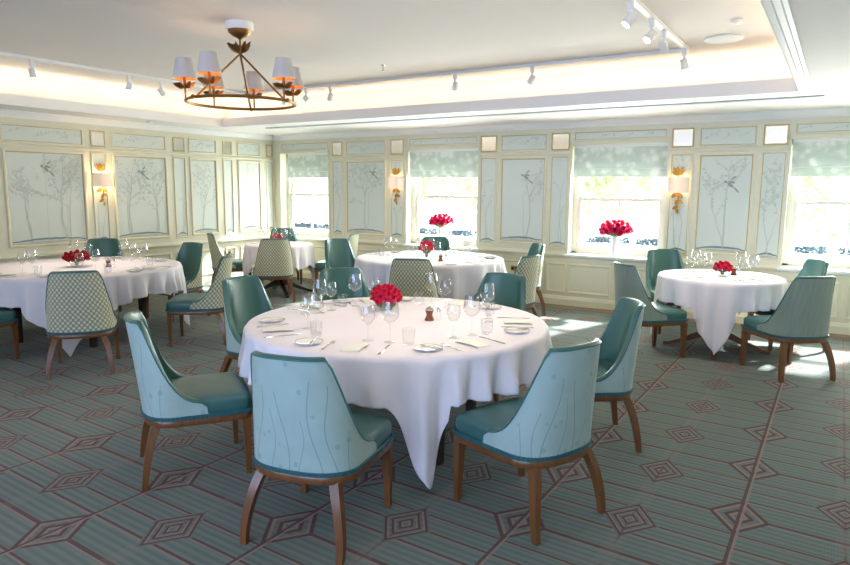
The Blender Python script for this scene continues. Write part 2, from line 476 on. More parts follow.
# ------------------------------------------------------------------ painted silk panels
def art(b, P, u0, v0, u1, v1, seed, bird=False, trees=1, mound=True, seam=None):
    rnd = random.Random(seed)
    W, Hh = u1-u0, v1-v0
    b.mi = 0
    b.add([P(u0, v0, .002), P(u1, v0, .002), P(u1, v1, .002), P(u0, v1, .002)], [(0, 1, 2, 3)])
    D = [.0035]
    inside = lambda u, v: u0+.008 < u < u1-.008 and v0+.02 < v < v1-.01
    def ribbon(pts, w0, w1, mi):
        D[0] += .00002
        b.mi = mi
        L, Rr = [], []
        for i, (u, v) in enumerate(pts):
            a = pts[max(i-1, 0)]; c = pts[min(i+1, len(pts)-1)]
            tx, ty = c[0]-a[0], c[1]-a[1]; l = math.hypot(tx, ty) or 1
            w = w0+(w1-w0)*i/max(1, len(pts)-1)
            L.append(P(u-ty/l*w, v+tx/l*w, D[0])); Rr.append(P(u+ty/l*w, v-tx/l*w, D[0]))
        b.grid([L, Rr])
    def leaf(u, v, a, l, w, mi):
        if not inside(u, v) or not inside(u+math.cos(a)*l, v+math.sin(a)*l): return
        D[0] += .000004
        b.mi = mi
        c, s = math.cos(a), math.sin(a)
        q = [(0, 0), (.35, w), (.75, w*.8), (1, 0), (.75, -w*.8), (.35, -w)]
        b.add([P(u+(x*c-y*s)*l, v+(x*s+y*c)*l, D[0]) for x, y in q], [(0, 1, 2, 3, 4, 5)])
    def branch(u, v, a, l, w, depth):
        pts = [(u, v)]; n = max(4, int(l/.045)); da = rnd.uniform(-.12, .12)
        for i in range(n):
            a += (da if depth else (PI/2-a)*.16) + rnd.uniform(-.17, .17)
            if a < .2: a += .2
            if a > PI-.2: a -= .2
            nu, nv = u+math.cos(a)*l/n, v+math.sin(a)*l/n
            if not inside(nu, nv): break
            u, v = nu, nv; pts.append((u, v))
            if depth < 3 and i > (n*.35 if depth == 0 else 1) and rnd.random() < .4:
                branch(u, v, a+rnd.choice((-1, 1))*rnd.uniform(.5, 1.0), l*rnd.uniform(.3, .55), w*.5, depth+1)
            if depth > 0 and rnd.random() < .75:
                leaf(u, v, a+rnd.choice((-1, 1))*rnd.uniform(.5, 1.4), rnd.uniform(.025, .05), .3, 2)
            if depth > 0 and rnd.random() < .16:
                for k in range(5): leaf(u, v, a+k*2*PI/5, .018, .45, 2 if k % 2 else 1)
        if len(pts) > 1: ribbon(pts, w, w*.3, 1)
    for k in range(trees if mound else 0):
        bu = u0 + W*(k+.5)/trees + rnd.uniform(-.12, .12)*W/trees
        branch(bu, v0+.05, PI/2+rnd.uniform(-.2, .2), Hh*rnd.uniform(.78, .92), min(.012, W*.025), 0)
        branch(bu+rnd.uniform(-.06, .06), v0+.05, PI/2+rnd.uniform(-.3, .3), Hh*rnd.uniform(.5, .75), .006, 0)
    for k in range(0 if mound else trees+1):
        branch(u0+W*(k+.1)/(trees+1), v0+Hh*rnd.uniform(.15, .5), .32, W/(trees+1)*.95, .003, 1)
    if mound:
        b.mi = 3; n = 14
        prof = [v0+.028+.035*max(0, math.sin(PI*i/n*rnd.uniform(.92, 1.08)))+rnd.uniform(0, .006) for i in range(n+1)]
        lo = [p-.012-.012*math.sin(PI*i/n) for i, p in enumerate(prof)]
        us = [u0+.004+(W-.008)*i/n for i in range(n+1)]
        b.grid([[P(u, p, .0045) for u, p in zip(us, lo)], [P(u, p, .0045) for u, p in zip(us, prof)]])
        b.mi = 2
        b.grid([[P(u, v0+.003, .0042) for u in us], [P(u, p, .0042) for u, p in zip(us, lo)]])
        b.mi = 3
        b.grid([[P(u, v0+.012, .0046) for u in us[3:12]], [P(u, v0+.017, .0046) for u in us[3:12]]])
    if bird:
        bu, bv = u0+W*rnd.uniform(.45, .7), v0+Hh*rnd.uniform(.72, .88); a = rnd.uniform(-.9, -.5)
        for (du, dv, l, w, da) in [(0, 0, .10, .2, 0), (.07, -.05, .11, .1, -.1), (.01, .01, .09, .16, .5), (-.035, .015, .045, .4, .2), (.04, .03, .08, .12, 1.3)]:
            D[0] += .00004; leaf(bu+du, bv+dv, a+da, l, w, 4)
    if seam:
        for s in seam: ribbon([(s, v0+.03), (s, v1-.005)], .0018, .0018, 1)
SILK = [M['silk'], M['ink'], M['leafink'], M['mound'], M['birdink']]
FP = [(0, 0), (0, .010), (.006, .014), (.016, .016), (.022, .012), (.026, .006), (.030, .004), (.030, 0)]
FPW = [(0, 0), (0, .012), (.008, .02), (.024, .022), (.034, .014), (.040, .006), (.046, .004), (.046, 0)]
def panel(wall, P, u0, v0, u1, v1, seed, wide=False, **kw):
    b = MB(); fw = .046 if wide else .030
    art(b, P, u0+fw-.004, v0+fw-.004, u1-fw+.004, v1-fw+.004, seed, **kw)
    p = b.build('painted_panel', SILK, wall, ang=0)
    b = MB(); frame_rect(b, P, u0, v0, u1, v1, (FPW if wide else FP)[:-3])
    b.mi = 1; frame_rect(b, P, u0, v0, u1, v1, (FPW if wide else FP)[-4:])
    b.build('panel_moulding', [M['paint'], M['gilt']], p, ang=20)
    return p
def mirror(wall, P, u0, u1, v0=2.125, v1=2.36):
    b = MB(); b.add([P(u0+.018, v0+.018, .004), P(u1-.018, v0+.018, .004), P(u1-.018, v1-.018, .004), P(u0+.018, v1-.018, .004)], [(0, 1, 2, 3)])
    p = b.build('mirror_tile', M['mirror'], wall, ang=0)
    p['label'] = 'small square antique mirror tile'
    b = MB(); frame_rect(b, P, u0, v0, u1, v1, [(0, 0), (0, .01), (.006, .014), (.016, .01), (.02, .004)])
    b.build('tile_moulding', M['gilt'], p, ang=20)
def dado(wall, P, u0, u1, v0=.17, v1=.585):
    b = MB(); frame_rect(b, P, u0, v0, u1, v1, [(0, 0), (0, .010), (.007, .015), (.02, .014), (.03, .006), (.034, 0)])
    b.build('dado_moulding', M['paint'], wall, ang=20)

sd = 11
for (a, c) in segs[:-1]:
    if c - a < .3: continue
    m0, m1 = (a+.345, c-.345)
    if a > -7.5 and a < -7: n0, m0, m1, n1 = (-7.335, -7.10), -7.04, -6.21, (-6.13, -5.86)
    else: n0, n1 = (a+.02, a+.30), (c-.30, c-.02)
    sd += 5
    sc_right = a < -7 or a < -4.6 and False
    panel(WALLB, PB, n0[0], .79, n0[1], 2.06, sd)
    panel(WALLB, PB, m0, .82, m1, 2.055, sd+1, wide=True, bird=True, trees=1)
    panel(WALLB, PB, n1[0], .79, n1[1], 2.06, sd+2)
    mirror(WALLB, PB, n0[0]+.01, n0[1]-.01); mirror(WALLB, PB, n1[0]+.01, n1[1]-.01)
    panel(WALLB, PB, m0, 2.12, m1, 2.37, sd+3, trees=2, mound=False)
    dado(WALLB, PB, n0[0], n0[1]); dado(WALLB, PB, m0, m1); dado(WALLB, PB, n1[0], n1[1])
panel(WALLB, PB, .78, .79, 1.06, 2.06, 77)
for i, (a, c) in enumerate(WINS):
    dado(WALLB, PB, a+.01, (a+c)/2-.03); dado(WALLB, PB, (a+c)/2+.03, c-.01)
    panel(WALLB, PB, a+.02, 2.235, c-.02, 2.375, 90+i, trees=3, mound=False)
LW = [('n', 8.49, 8.66), ('m', 7.84, 8.36), ('n', 7.52, 7.73), ('m', 6.86, 7.40), ('n', 6.56, 6.79), ('m', 5.56, 6.45), ('n', 5.25, 5.48), ('M', 4.12, 5.16), ('n', 3.75, 4.02), ('m', 2.8, 3.66)]
for i, (k, a, c) in enumerate(LW):
    if k == 'n':
        panel(WALLL, PL, a, .80, c, 2.06, 120+i)
        mirror(WALLL, PL, a+.01, c-.01, 2.125, 2.345)
    else:
        panel(WALLL, PL, a, .82, c, 2.05, 140+i*3, wide=True, bird=(i in (5, 7)), trees=2 if c-a > .7 else 1,
              seam=[a+.5, a+.76] if k == 'M' else None)
        panel(WALLL, PL, a, 2.12, c, 2.355, 170+i, trees=2, mound=False)
    dado(WALLL, PL, a, c)

# ------------------------------------------------------------------ windows
wlab = ['window in the far corner behind the small table', 'window behind the middle table with a magenta bouquet on its sill',
        'window with the big magenta bouquet on its sill', 'window at the right edge of the photo behind the right table']
WINROOT = []
for i, (a, c) in enumerate(WINS):
    w = empty('window_%d' % (i+1), ((a+c)/2, YB, WZ0))
    struct(w, 'white sash ' + wlab[i], 'window')
    hw = (c-a)/2; hh = WZ1-WZ0
    yo = .17
    b = MB()                                   # outer box frame, set back in the reveal
    for (x0, z0, x1, z1) in [(-hw, 0, -hw+.06, hh), (hw-.06, 0, hw, hh), (-hw, hh-.05, hw, hh), (-hw, 0, hw, .05)]:
        b.box(x0, yo-.03, z0, x1, yo+.07, z1)
    b.build('window_frame', M['sash'], w, ang=0)
    def sash(y, z0, z1, bars, name):
        b = MB(); x0, x1 = -hw+.06, hw-.06; st = .05
        b.box(x0, y, z0, x0+st, y+.035, z1); b.box(x1-st, y, z0, x1, y+.035, z1)
        b.box(x0+st, y, z0, x1-st, y+.035, z0+(.075 if name == 'lower_sash' else .04)); b.box(x0+st, y, z1-.04, x1-st, y+.035, z1)
        for k in range(1, bars+1):
            x = x0+(x1-x0)*k/(bars+1); b.box(x-.012, y+.004, z0+.04, x+.012, y+.031, z1-.04)
        o = b.build(name, M['sash'], w, ang=0)
        g = MB(); g.box(x0+.03, y+.014, z0+.03, x1-.03, y+.019, z1-.03)
        g.build('glass_pane', M['pane'], o, ang=0)
    sash(yo-.01, .05, .79, 1, 'lower_sash')
    sash(yo+.03, .75, hh-.05, 1, 'upper_sash')
    b = MB()                                   # sill board
    b.grid([[(x, y, z) for y, z in [(yo, .028), (-.06, .02), (-.068, .012), (-.068, -.012), (-.055, -.02), (-.03, -.028), (0, -.04), (yo, -.04)]] for x in (-hw-.035, hw+.035)], cap0=True, cap1=True)
    # keep the board clear of the wall behind: only its nose is wider than the opening
    b.build('window_sill', M['white'], w, ang=20)
    b = MB(); Pw = lambda u, v, d: (u, -d, v)  # architrave
    for (x0, x1) in ((-hw-.03, -hw+.004), (hw-.004, hw+.03)):
        b.box(x0, -.018, -.02, x1, .0, hh+.02)
    b.box(-hw-.03, -.018, hh, hw+.03, 0, hh+.03)
    b.build('architrave', M['paint'], w, ang=0)
    WINROOT.append(w)

# roman blinds hang inside each reveal
for i, (a, c) in enumerate(WINS):
    x0, x1 = (a+.13 if i == 0 else a+.018), c-.012
    bl = empty('roman_blind', ((x0+x1)/2, YB+.06, 2.185), label='pale green patterned roman blind, drawn up, in the ' + ['far corner window', 'window behind the middle table', 'window with the big bouquet', 'rightmost window'][i],
               cat='blind', group='roman blinds in the windows')
    hw = (x1-x0)/2
    b = MB(); b.box(-hw, -.012, -.03, hw, .03, 0); b.build('headrail', M['white'], bl, ang=0)
    b = MB()
    prof = [(0, -.01), (-.004, -.1), (-.004, -.22), (-.008, -.285), (-.022, -.305), (-.02, -.315), (-.006, -.312), (-.008, -.34), (-.012, -.395), (-.02, -.412), (-.012, -.42), (.004, -.41), (.006, -.02)]
    b.grid([[(-hw, y-.008, z) for y, z in prof], [(hw, y-.008, z) for y, z in prof]], cap0=True, cap1=True)
    b.build('blind_fabric', M['blind'], bl, ang=40)
    b = MB(); b.box(-hw, -.033, -.318, hw, -.026, -.306); b.build('fold_bar', M['white'], bl, ang=0)

# ------------------------------------------------------------------ outside
b = MB(); b.box(-40, YB+.24, -.6, 30, 60, -.5)
struct(b.build('ground', M['stone'], ang=0), 'pale bright ground outside the windows', 'ground')
for i, (a, c) in enumerate(WINS):
    pb = empty('window_planter', ((a+c)/2, YB+.62, .60), label='low planter of blue green foliage outside the ' + ['far corner window', 'window behind the middle table', 'window with the big bouquet', 'rightmost window'][i],
               cat='planter', group='planters outside the windows')
    hw = (c-a)/2+.25
    b = MB(); b.grid([[(-hw, -.12, -1.1), (hw, -.12, -1.1), (hw, .12, -1.1), (-hw, .12, -1.1)], [(-hw-.01, -.13, .245), (hw+.01, -.13, .245), (hw+.01, .13, .245), (-hw-.01, .13, .245)]], True, True, True)
    b.build('trough', M['stone'], pb, ang=0)
    b = MB(); rr = random.Random(50+i)
    for k in range(1000):
        x, y, z = rr.uniform(-hw, hw), rr.uniform(-.11, .11), .24+rr.uniform(0, .085)
        if math.sin(x*9+i*2) < -.86: continue
        r = rr.uniform(.018, .034); d = Vector((rr.uniform(-1, 1), rr.uniform(-1, 1), rr.uniform(.2, 1))).normalized(); e = d.orthogonal().normalized()
        p = Vector((x, y, z))
        b.add([p-d*r, p+e*r*.5, p+d*r, p-e*r*.5], [(0, 1, 2, 3)])
    f = b.build('foliage', M['hedge'], pb, ang=0); f['kind'] = 'stuff'
treepos = [(-19.5, 19, 5.5), (-14, 22, 6.5), (-9.5, 19, 5.6), (-5.2, 17, 5.4), (-.2, 17.5, 5.8), (4.2, 20, 6)]
tl = ['garden tree seen through the far corner window at its left', 'garden tree seen through the far corner window at its right', 'pale green garden tree seen through the second window', 'pale green garden tree seen through the window with the big bouquet', 'bright green garden tree seen through the rightmost window', 'garden tree beyond the right edge of the rightmost window']
for i, (x, y, h) in enumerate(treepos):
    t = empty('garden_tree', (x, y, -.5), label=tl[i], cat='tree', group='trees in the garden')
    rr = random.Random(200+i)
    b = MB(); b.tube([(0, 0, 0), (.1, 0, h*.3), (-.05, .1, h*.6), (.1, 0, h*.85)], [.16, .12, .09, .03], 8)
    for k in range(7):
        a = k*2.4; b.tube([(0, 0, h*(.25+.07*k)), (math.cos(a)*.8, math.sin(a)*.8, h*(.35+.07*k)), (math.cos(a)*1.5, math.sin(a)*1.4, h*(.42+.07*k))], [.06, .04, .015], 6)
    b.build('trunk', M['bark'], t)
    b = MB()
    for k in range(2600):
        th, ph = rr.uniform(0, 2*PI), math.acos(rr.uniform(-1, 1)); q = rr.random()**.45
        lump = 1+.25*math.sin(3*th+i)*math.sin(2*ph)
        p = Vector((math.cos(th)*math.sin(ph)*1.9*q*lump, math.sin(th)*math.sin(ph)*1.7*q*lump, h*.6+math.cos(ph)*h*.42*q))
        if rr.random() < .5: continue
        d = Vector((rr.gauss(0, 1), rr.gauss(0, 1), rr.gauss(0, .6))).normalized(); e = d.orthogonal().normalized(); r = rr.uniform(.07, .15)
        b.add([p-d*r, p+e*r*.5, p+d*r, p-e*r*.5], [(0, 1, 2, 3)])
    f = b.build('crown', M['treeleaf'], t, ang=0); f['kind'] = 'stuff'

# ------------------------------------------------------------------ chairs
ZB, ZT = .365, .893
def plan():
    """plan of the tub shell, from the right wing front round the back to the left wing front"""
    pts = []
    yf, yc, hx, ry, n = .05, -.09, .262, .185, 2.5
    side = 5
    for i in range(side): pts.append((hx+.006*(1-i/side), yf+(yc-yf)*i/side))
    K = 30
    for i in range(K+1):
        a = PI*i/K
        c, s_ = math.cos(a), math.sin(a)
        pts.append((hx*math.copysign(abs(c)**(2/n), c), yc-ry*abs(s_)**(2/n)))
    for i in range(1, side+1): pts.append((-(hx+.006*i/side), yc+(yf-yc)*i/side))
    # resample evenly
    L = [0]
    for p, q in zip(pts, pts[1:]): L.append(L[-1]+math.hypot(q[0]-p[0], q[1]-p[1]))
    N = 48; out = []
    for k in range(N+1):
        d = L[-1]*k/N; i = max(j for j in range(len(L)) if L[j] <= d+1e-9); i = min(i, len(pts)-2)
        f = (d-L[i])/(L[i+1]-L[i]); out.append((pts[i][0]+(pts[i+1][0]-pts[i][0])*f, pts[i][1]+(pts[i+1][1]-pts[i][1])*f))
    return out, L[-1]
PLAN, PLEN = plan()
def nrm(i):
    a = PLAN[max(i-1, 0)]; c = PLAN[min(i+1, len(PLAN)-1)]
    tx, ty = c[0]-a[0], c[1]-a[1]; l = math.hypot(tx, ty)
    return (-ty/l, tx/l)     # outward for this winding is the negative
def rim(t):
    a = abs(t); a0 = .49; e = .085
    q = (a-a0)/(1-a0)
    s_ = 0 if q < -e else ((q+e)**2/(4*e) if q < e else q)
    h = .450+(ZT-.450-.006*min(1, a/a0)**2)*(1-s_)**2.95
    if a > .93: h -= .022*((a-.93)/.07)**2
    return h
def sh(x, y, z):
    k = max(0, min(1, (z-ZB)/(ZT-ZB)))
    rear = max(0, min(1, (.05-y)/.3))
    return (x*(1-.20*k**1.2*(.35+.65*rear)), y-.062*k**1.15, z)
def make_chair(kind):
    outer = {'blue': M['embroid'], 'lattice': M['lattice'], 'sage': M['velvet']}[kind]
    root = empty('tub_chair')
    N = len(PLAN)-1; V = 12
    th = lambda k: .055-.018*k
    ts = [2*i/N-1 for i in range(N+1)]
    def off(i, d):
        x, y = PLAN[i]; nx, ny = nrm(i); return (x+nx*d, y+ny*d)
    # sign check: inward must point to the chair centre
    x, y = off(N//2, .05); sg = 1 if y > PLAN[N//2][1] else -1
    b = MB(); rows = []; uvs = []
    for j in range(V+1):
        r = []
        for i in range(N+1):
            z = ZB+.012+(rim(ts[i])-ZB-.012)*j/V
            r.append(sh(*PLAN[i], z)); uvs.append((ts[i]*PLEN/2, z))
        rows.append(r)
    b.grid(rows)
    ob = b.build('outer_back', outer, root, ang=60, uvs=uvs)
    b = MB(); rows = []
    for q in range(0, 7):                      # rolled rim
        a = PI*q/6; r = []
        for i in range(N+1):
            k = (rim(ts[i])-ZB)/(ZT-ZB); w = th(k)
            x, y = off(i, sg*w*(1-math.cos(a))/2)
            z = rim(ts[i])+math.sin(a)*.013
            r.append(sh(x, y, z))
        rows.append(r)
    for j in range(1, V+1):                    # leather lining down to the seat
        r = []
        for i in range(N+1):
            z = rim(ts[i])+(.40-rim(ts[i]))*j/V; k = max(0, (z-ZB)/(ZT-ZB))
            x, y = off(i, sg*th(k)); r.append(sh(x, y, z))
        rows.append(r)
    b.grid(rows)
    for e in (0, N):                           # front ends of the wings
        o_ = [sh(*PLAN[e], ZB+.012+(rim(ts[e])-ZB-.012)*j/V) for j in range(V+1)]
        i_ = [sh(*off(e, sg*th(0)), ZB+.012+(rim(ts[e])-ZB-.012)*j/V) for j in range(V+1)]
        b.grid([o_, i_])
    b.build('backrest', M['leather'], root, ang=60)
    b = MB()                                   # piping following the outer rim edge
    b.tube([sh(PLAN[i][0]*1.004, PLAN[i][1]-.001, rim(ts[i])+.001) for i in range(N+1)], .0048, 6)
    b.build('piping', M['piping'], root, ang=60)
    # seat outline (closed)
    def outline(ins, yfront):
        pts = []
        for i in range(N+1):
            x, y = off(i, sg*ins); pts.append((x, y))
        fx = .268-ins; fy = yfront-ins
        out = pts[::1]
        x0, y0 = out[-1]
        fr = []
        for k in range(1, 4): fr.append((x0+(-fx-x0)*k/4, y0+(fy-.05-y0)*k/4))
        for k in range(7):
            a = PI-PI/2*k/6; fr.append((-fx+.05+.05*math.cos(a), fy-.05+.05*math.sin(a)))
        for k in range(1, 6): fr.append((-fx+.05+(2*fx-.1)*k/6, fy+.012*math.sin(PI*k/6)))
        for k in range(7):
            a = PI/2-PI/2*k/6; fr.append((fx-.05+.05*math.cos(a), fy-.05+.05*math.sin(a)))
        x1, y1 = out[0]
        for k in range(1, 4): fr.append((fx+(x1-fx)*k/4, fy-.05+(y1-fy+.05)*k/4))
        return out+fr
    b = MB()
    rows = []
    for z, ins in [(ZB+.004, .012), (.40, .006), (.437, .006), (.452, .011), (.463, .024), (.470, .05), (.474, .09), (.477, .15)]:
        rows.append([(x, y, z) for x, y in outline(ins, .292)])
    b.grid(rows, True, True, True)
    b.build('seat', M['leatherseat'], root, ang=50)
    b = MB(); rows = []                        # nailhead band around the foot of the upholstery
    for z, ins in [(ZB-.002, .004), (ZB-.002, -.005), (ZB+.016, -.006), (ZB+.020, .004)]:
        rows.append([(x, y, z) for x, y in outline(ins, .292)])
    b.grid(rows, True)
    ol = outline(-.006, .292)
    for i in range(0, len(ol), 1):
        b.ball((ol[i][0], ol[i][1], ZB+.007), .0042, 5, 3)
    b.build('nailhead_band', M['nail'], root, ang=50)
    b = MB(); rows = []                        # wooden seat rail
    for z, ins in [(.326, .014), (.326, .004), (.332, .002), (ZB-.006, .002), (ZB-.001, .006)]:
        rows.append([(x, y, z) for x, y in outline(ins, .292)])
    b.grid(rows, True, True, True)
    b.build('seat_rail', M['wood'], root, ang=40)
    for s in (-1, 1):
        b = MB()
        b.sqtube([(s*.238, .258, 0), (s*.238, .258, .12), (s*.236, .256, .25), (s*.234, .254, .345)], [(.0135, .0135), (.0165, .0165), (.021, .021), (.024, .024)])
        b.build('leg', M['wood'], root, ang=40)
        b = MB(); pts = []; hf = []
        P0, P1, P2, P3 = Vector((.175, -.195, .35)), Vector((.215, -.258, .25)), Vector((.250, -.272, .10)), Vector((.240, -.286, 0))
        for k in range(11):
            u = k/10; p = P0*(1-u)**3+P1*3*u*(1-u)**2+P2*3*u*u*(1-u)+P3*u**3
            pts.append((s*p.x, p.y, p.z)); w = .024-.0095*u; hf.append((w, w))
        b.sqtube(pts, hf)
        b.build('leg', M['wood'], root, ang=40)
    return root
PROTO = {k: make_chair(k) for k in ('blue', 'lattice', 'sage')}
USED = {}
T = {1: dict(c=(-2.365, 3.435), r=.945, s=1.19, rot=0, name='front table'),
     2: dict(c=(-6.78, 3.90), r=1.0, s=1.23, rot=.14, name='left table'),
     3: dict(c=(-7.13, 7.2), r=.49, s=.80, rot=.2, name='corner table'),
     4: dict(c=(-4.27, 6.90), r=.90, s=1.12, rot=.1, name='middle table'),
     5: dict(c=(-.965, 7.12), r=.575, s=.91, rot=-.66, name='right table')}
#  key: (kind, table, cx, cy, dx, dy, label, place phrase)
CH = [
 ('blue', 1, -1.99, 2.25, -.226, .974, 'pale blue embroidered tub chair nearest the camera with its back turned', 'nearest the camera'),
 ('blue', 1, -1.235, 2.955, -.944, .331, 'pale blue tub chair in side view right of the hanging cloth corner', 'right of the cloth corner'),
 ('blue', 1, -3.05, 2.37, .55, .835, 'pale blue tub chair in side view left of the front table, pulled out from it', 'by the pulled out chair'),
 ('blue', 1, -1.30, 4.02, -.84, -.54, 'pale blue tub chair behind the side view chair right of the front table', 'on the far right side'),
 ('blue', 1, -3.64, 3.53, .995, .03, 'teal lined pale blue tub chair at the left far side of the front table', 'on the far left side'),
 ('blue', 1, -3.40, 4.27, .86, -.5, 'teal lined tub chair behind the front table, left of the red bouquet', 'behind the red bouquet'),
 ('blue', 1, -2.32, 4.64, -.06, -1., 'teal lined tub chair behind the front table, right of the red bouquet', 'at the back right'),
 ('lattice', 2, -5.54, 3.18, -.79, .615, 'lattice backed tub chair before the left table, its whole back to the viewer', 'by the lattice chair'),
 ('lattice', 2, -6.60, 2.76, .08, .99, 'tub chair cut by the left edge of the photo, only its teal seat showing', 'at the left photo edge'),
 ('lattice', 2, -5.55, 4.45, -.78, -.63, 'lattice backed tub chair with teal seat right of the left table, turned to it', 'on the right side'),
 ('lattice', 2, -8.08, 4.93, .75, -.66, 'teal lined tub chair behind the left table close to the panelled wall', 'on the wall side'),
 ('lattice', 2, -6.83, 5.12, .0, -1., 'teal lined tub chair at the far right of the left table, facing the viewer', 'at the far end'),
 ('lattice', 3, -6.74, 6.68, -.78, .62, 'lattice backed tub chair before the small corner table, back to the viewer', 'nearest the viewer'),
 ('lattice', 3, -7.90, 6.93, .60, .80, 'tub chair left of the small corner table near the panelled wall, in side view', 'on the panelled wall side'),
 ('lattice', 3, -6.55, 7.86, -.92, -.38, 'tub chair right of the small corner table under the painted panel, in side view', 'on the painted panel side'),
 ('lattice', 3, -7.86, 8.06, .75, -.66, 'teal tub chair behind the small corner table before the corner window', 'on the window side'),
 ('lattice', 4, -3.72, 5.72, -.43, .9, 'lattice backed tub chair before the middle table, back to the viewer', 'nearest the viewer'),
 ('lattice', 4, -3.02, 6.52, -.985, .10, 'lattice backed tub chair right of the middle table, nearer of the two there', 'on the near right side'),
 ('lattice', 4, -3.46, 7.76, -.72, -.69, 'teal lined tub chair right of the middle table, farther of the two there', 'on the far right side'),
 ('lattice', 4, -4.85, 7.92, .4, -.9, 'teal lined tub chair behind the middle table under the window bouquet', 'on the window side'),
 ('lattice', 4, -5.57, 6.9, .95, -.3, 'teal lined tub chair at the left of the middle table', 'on the left side'),
 ('sage', 5, -1.52, 6.52, .69, .72, 'sage grey tub chair left of the right table, side view, nearest the big bouquet window', 'on the near left side'),
 ('sage', 5, -1.57, 7.86, .6, -.8, 'teal lined tub chair behind the left end of the right table', 'on the far left side'),
 ('sage', 5, -.30, 6.52, -.65, .77, 'sage grey tub chair right of the right table with its back to the viewer', 'on the near right side'),
 ('sage', 5, -.38, 7.68, -.85, -.5, 'teal lined tub chair behind the sage chair at the right table', 'on the far right side'),
]
GR = {1: 'chairs around the large front table', 2: 'chairs around the left table', 3: 'chairs around the corner table', 4: 'chairs around the middle table', 5: 'chairs around the right table'}
for (kind, tb, cx, cy, dx, dy, lab, ph) in CH:
    o = copy_tree(PROTO[kind]) if USED.get(kind) else PROTO[kind]
    USED[kind] = True
    o.location = (cx, cy, 0); o.rotation_euler = (0, 0, math.atan2(dy, dx)-PI/2)
    tag(o, lab, 'chair', GR[tb])

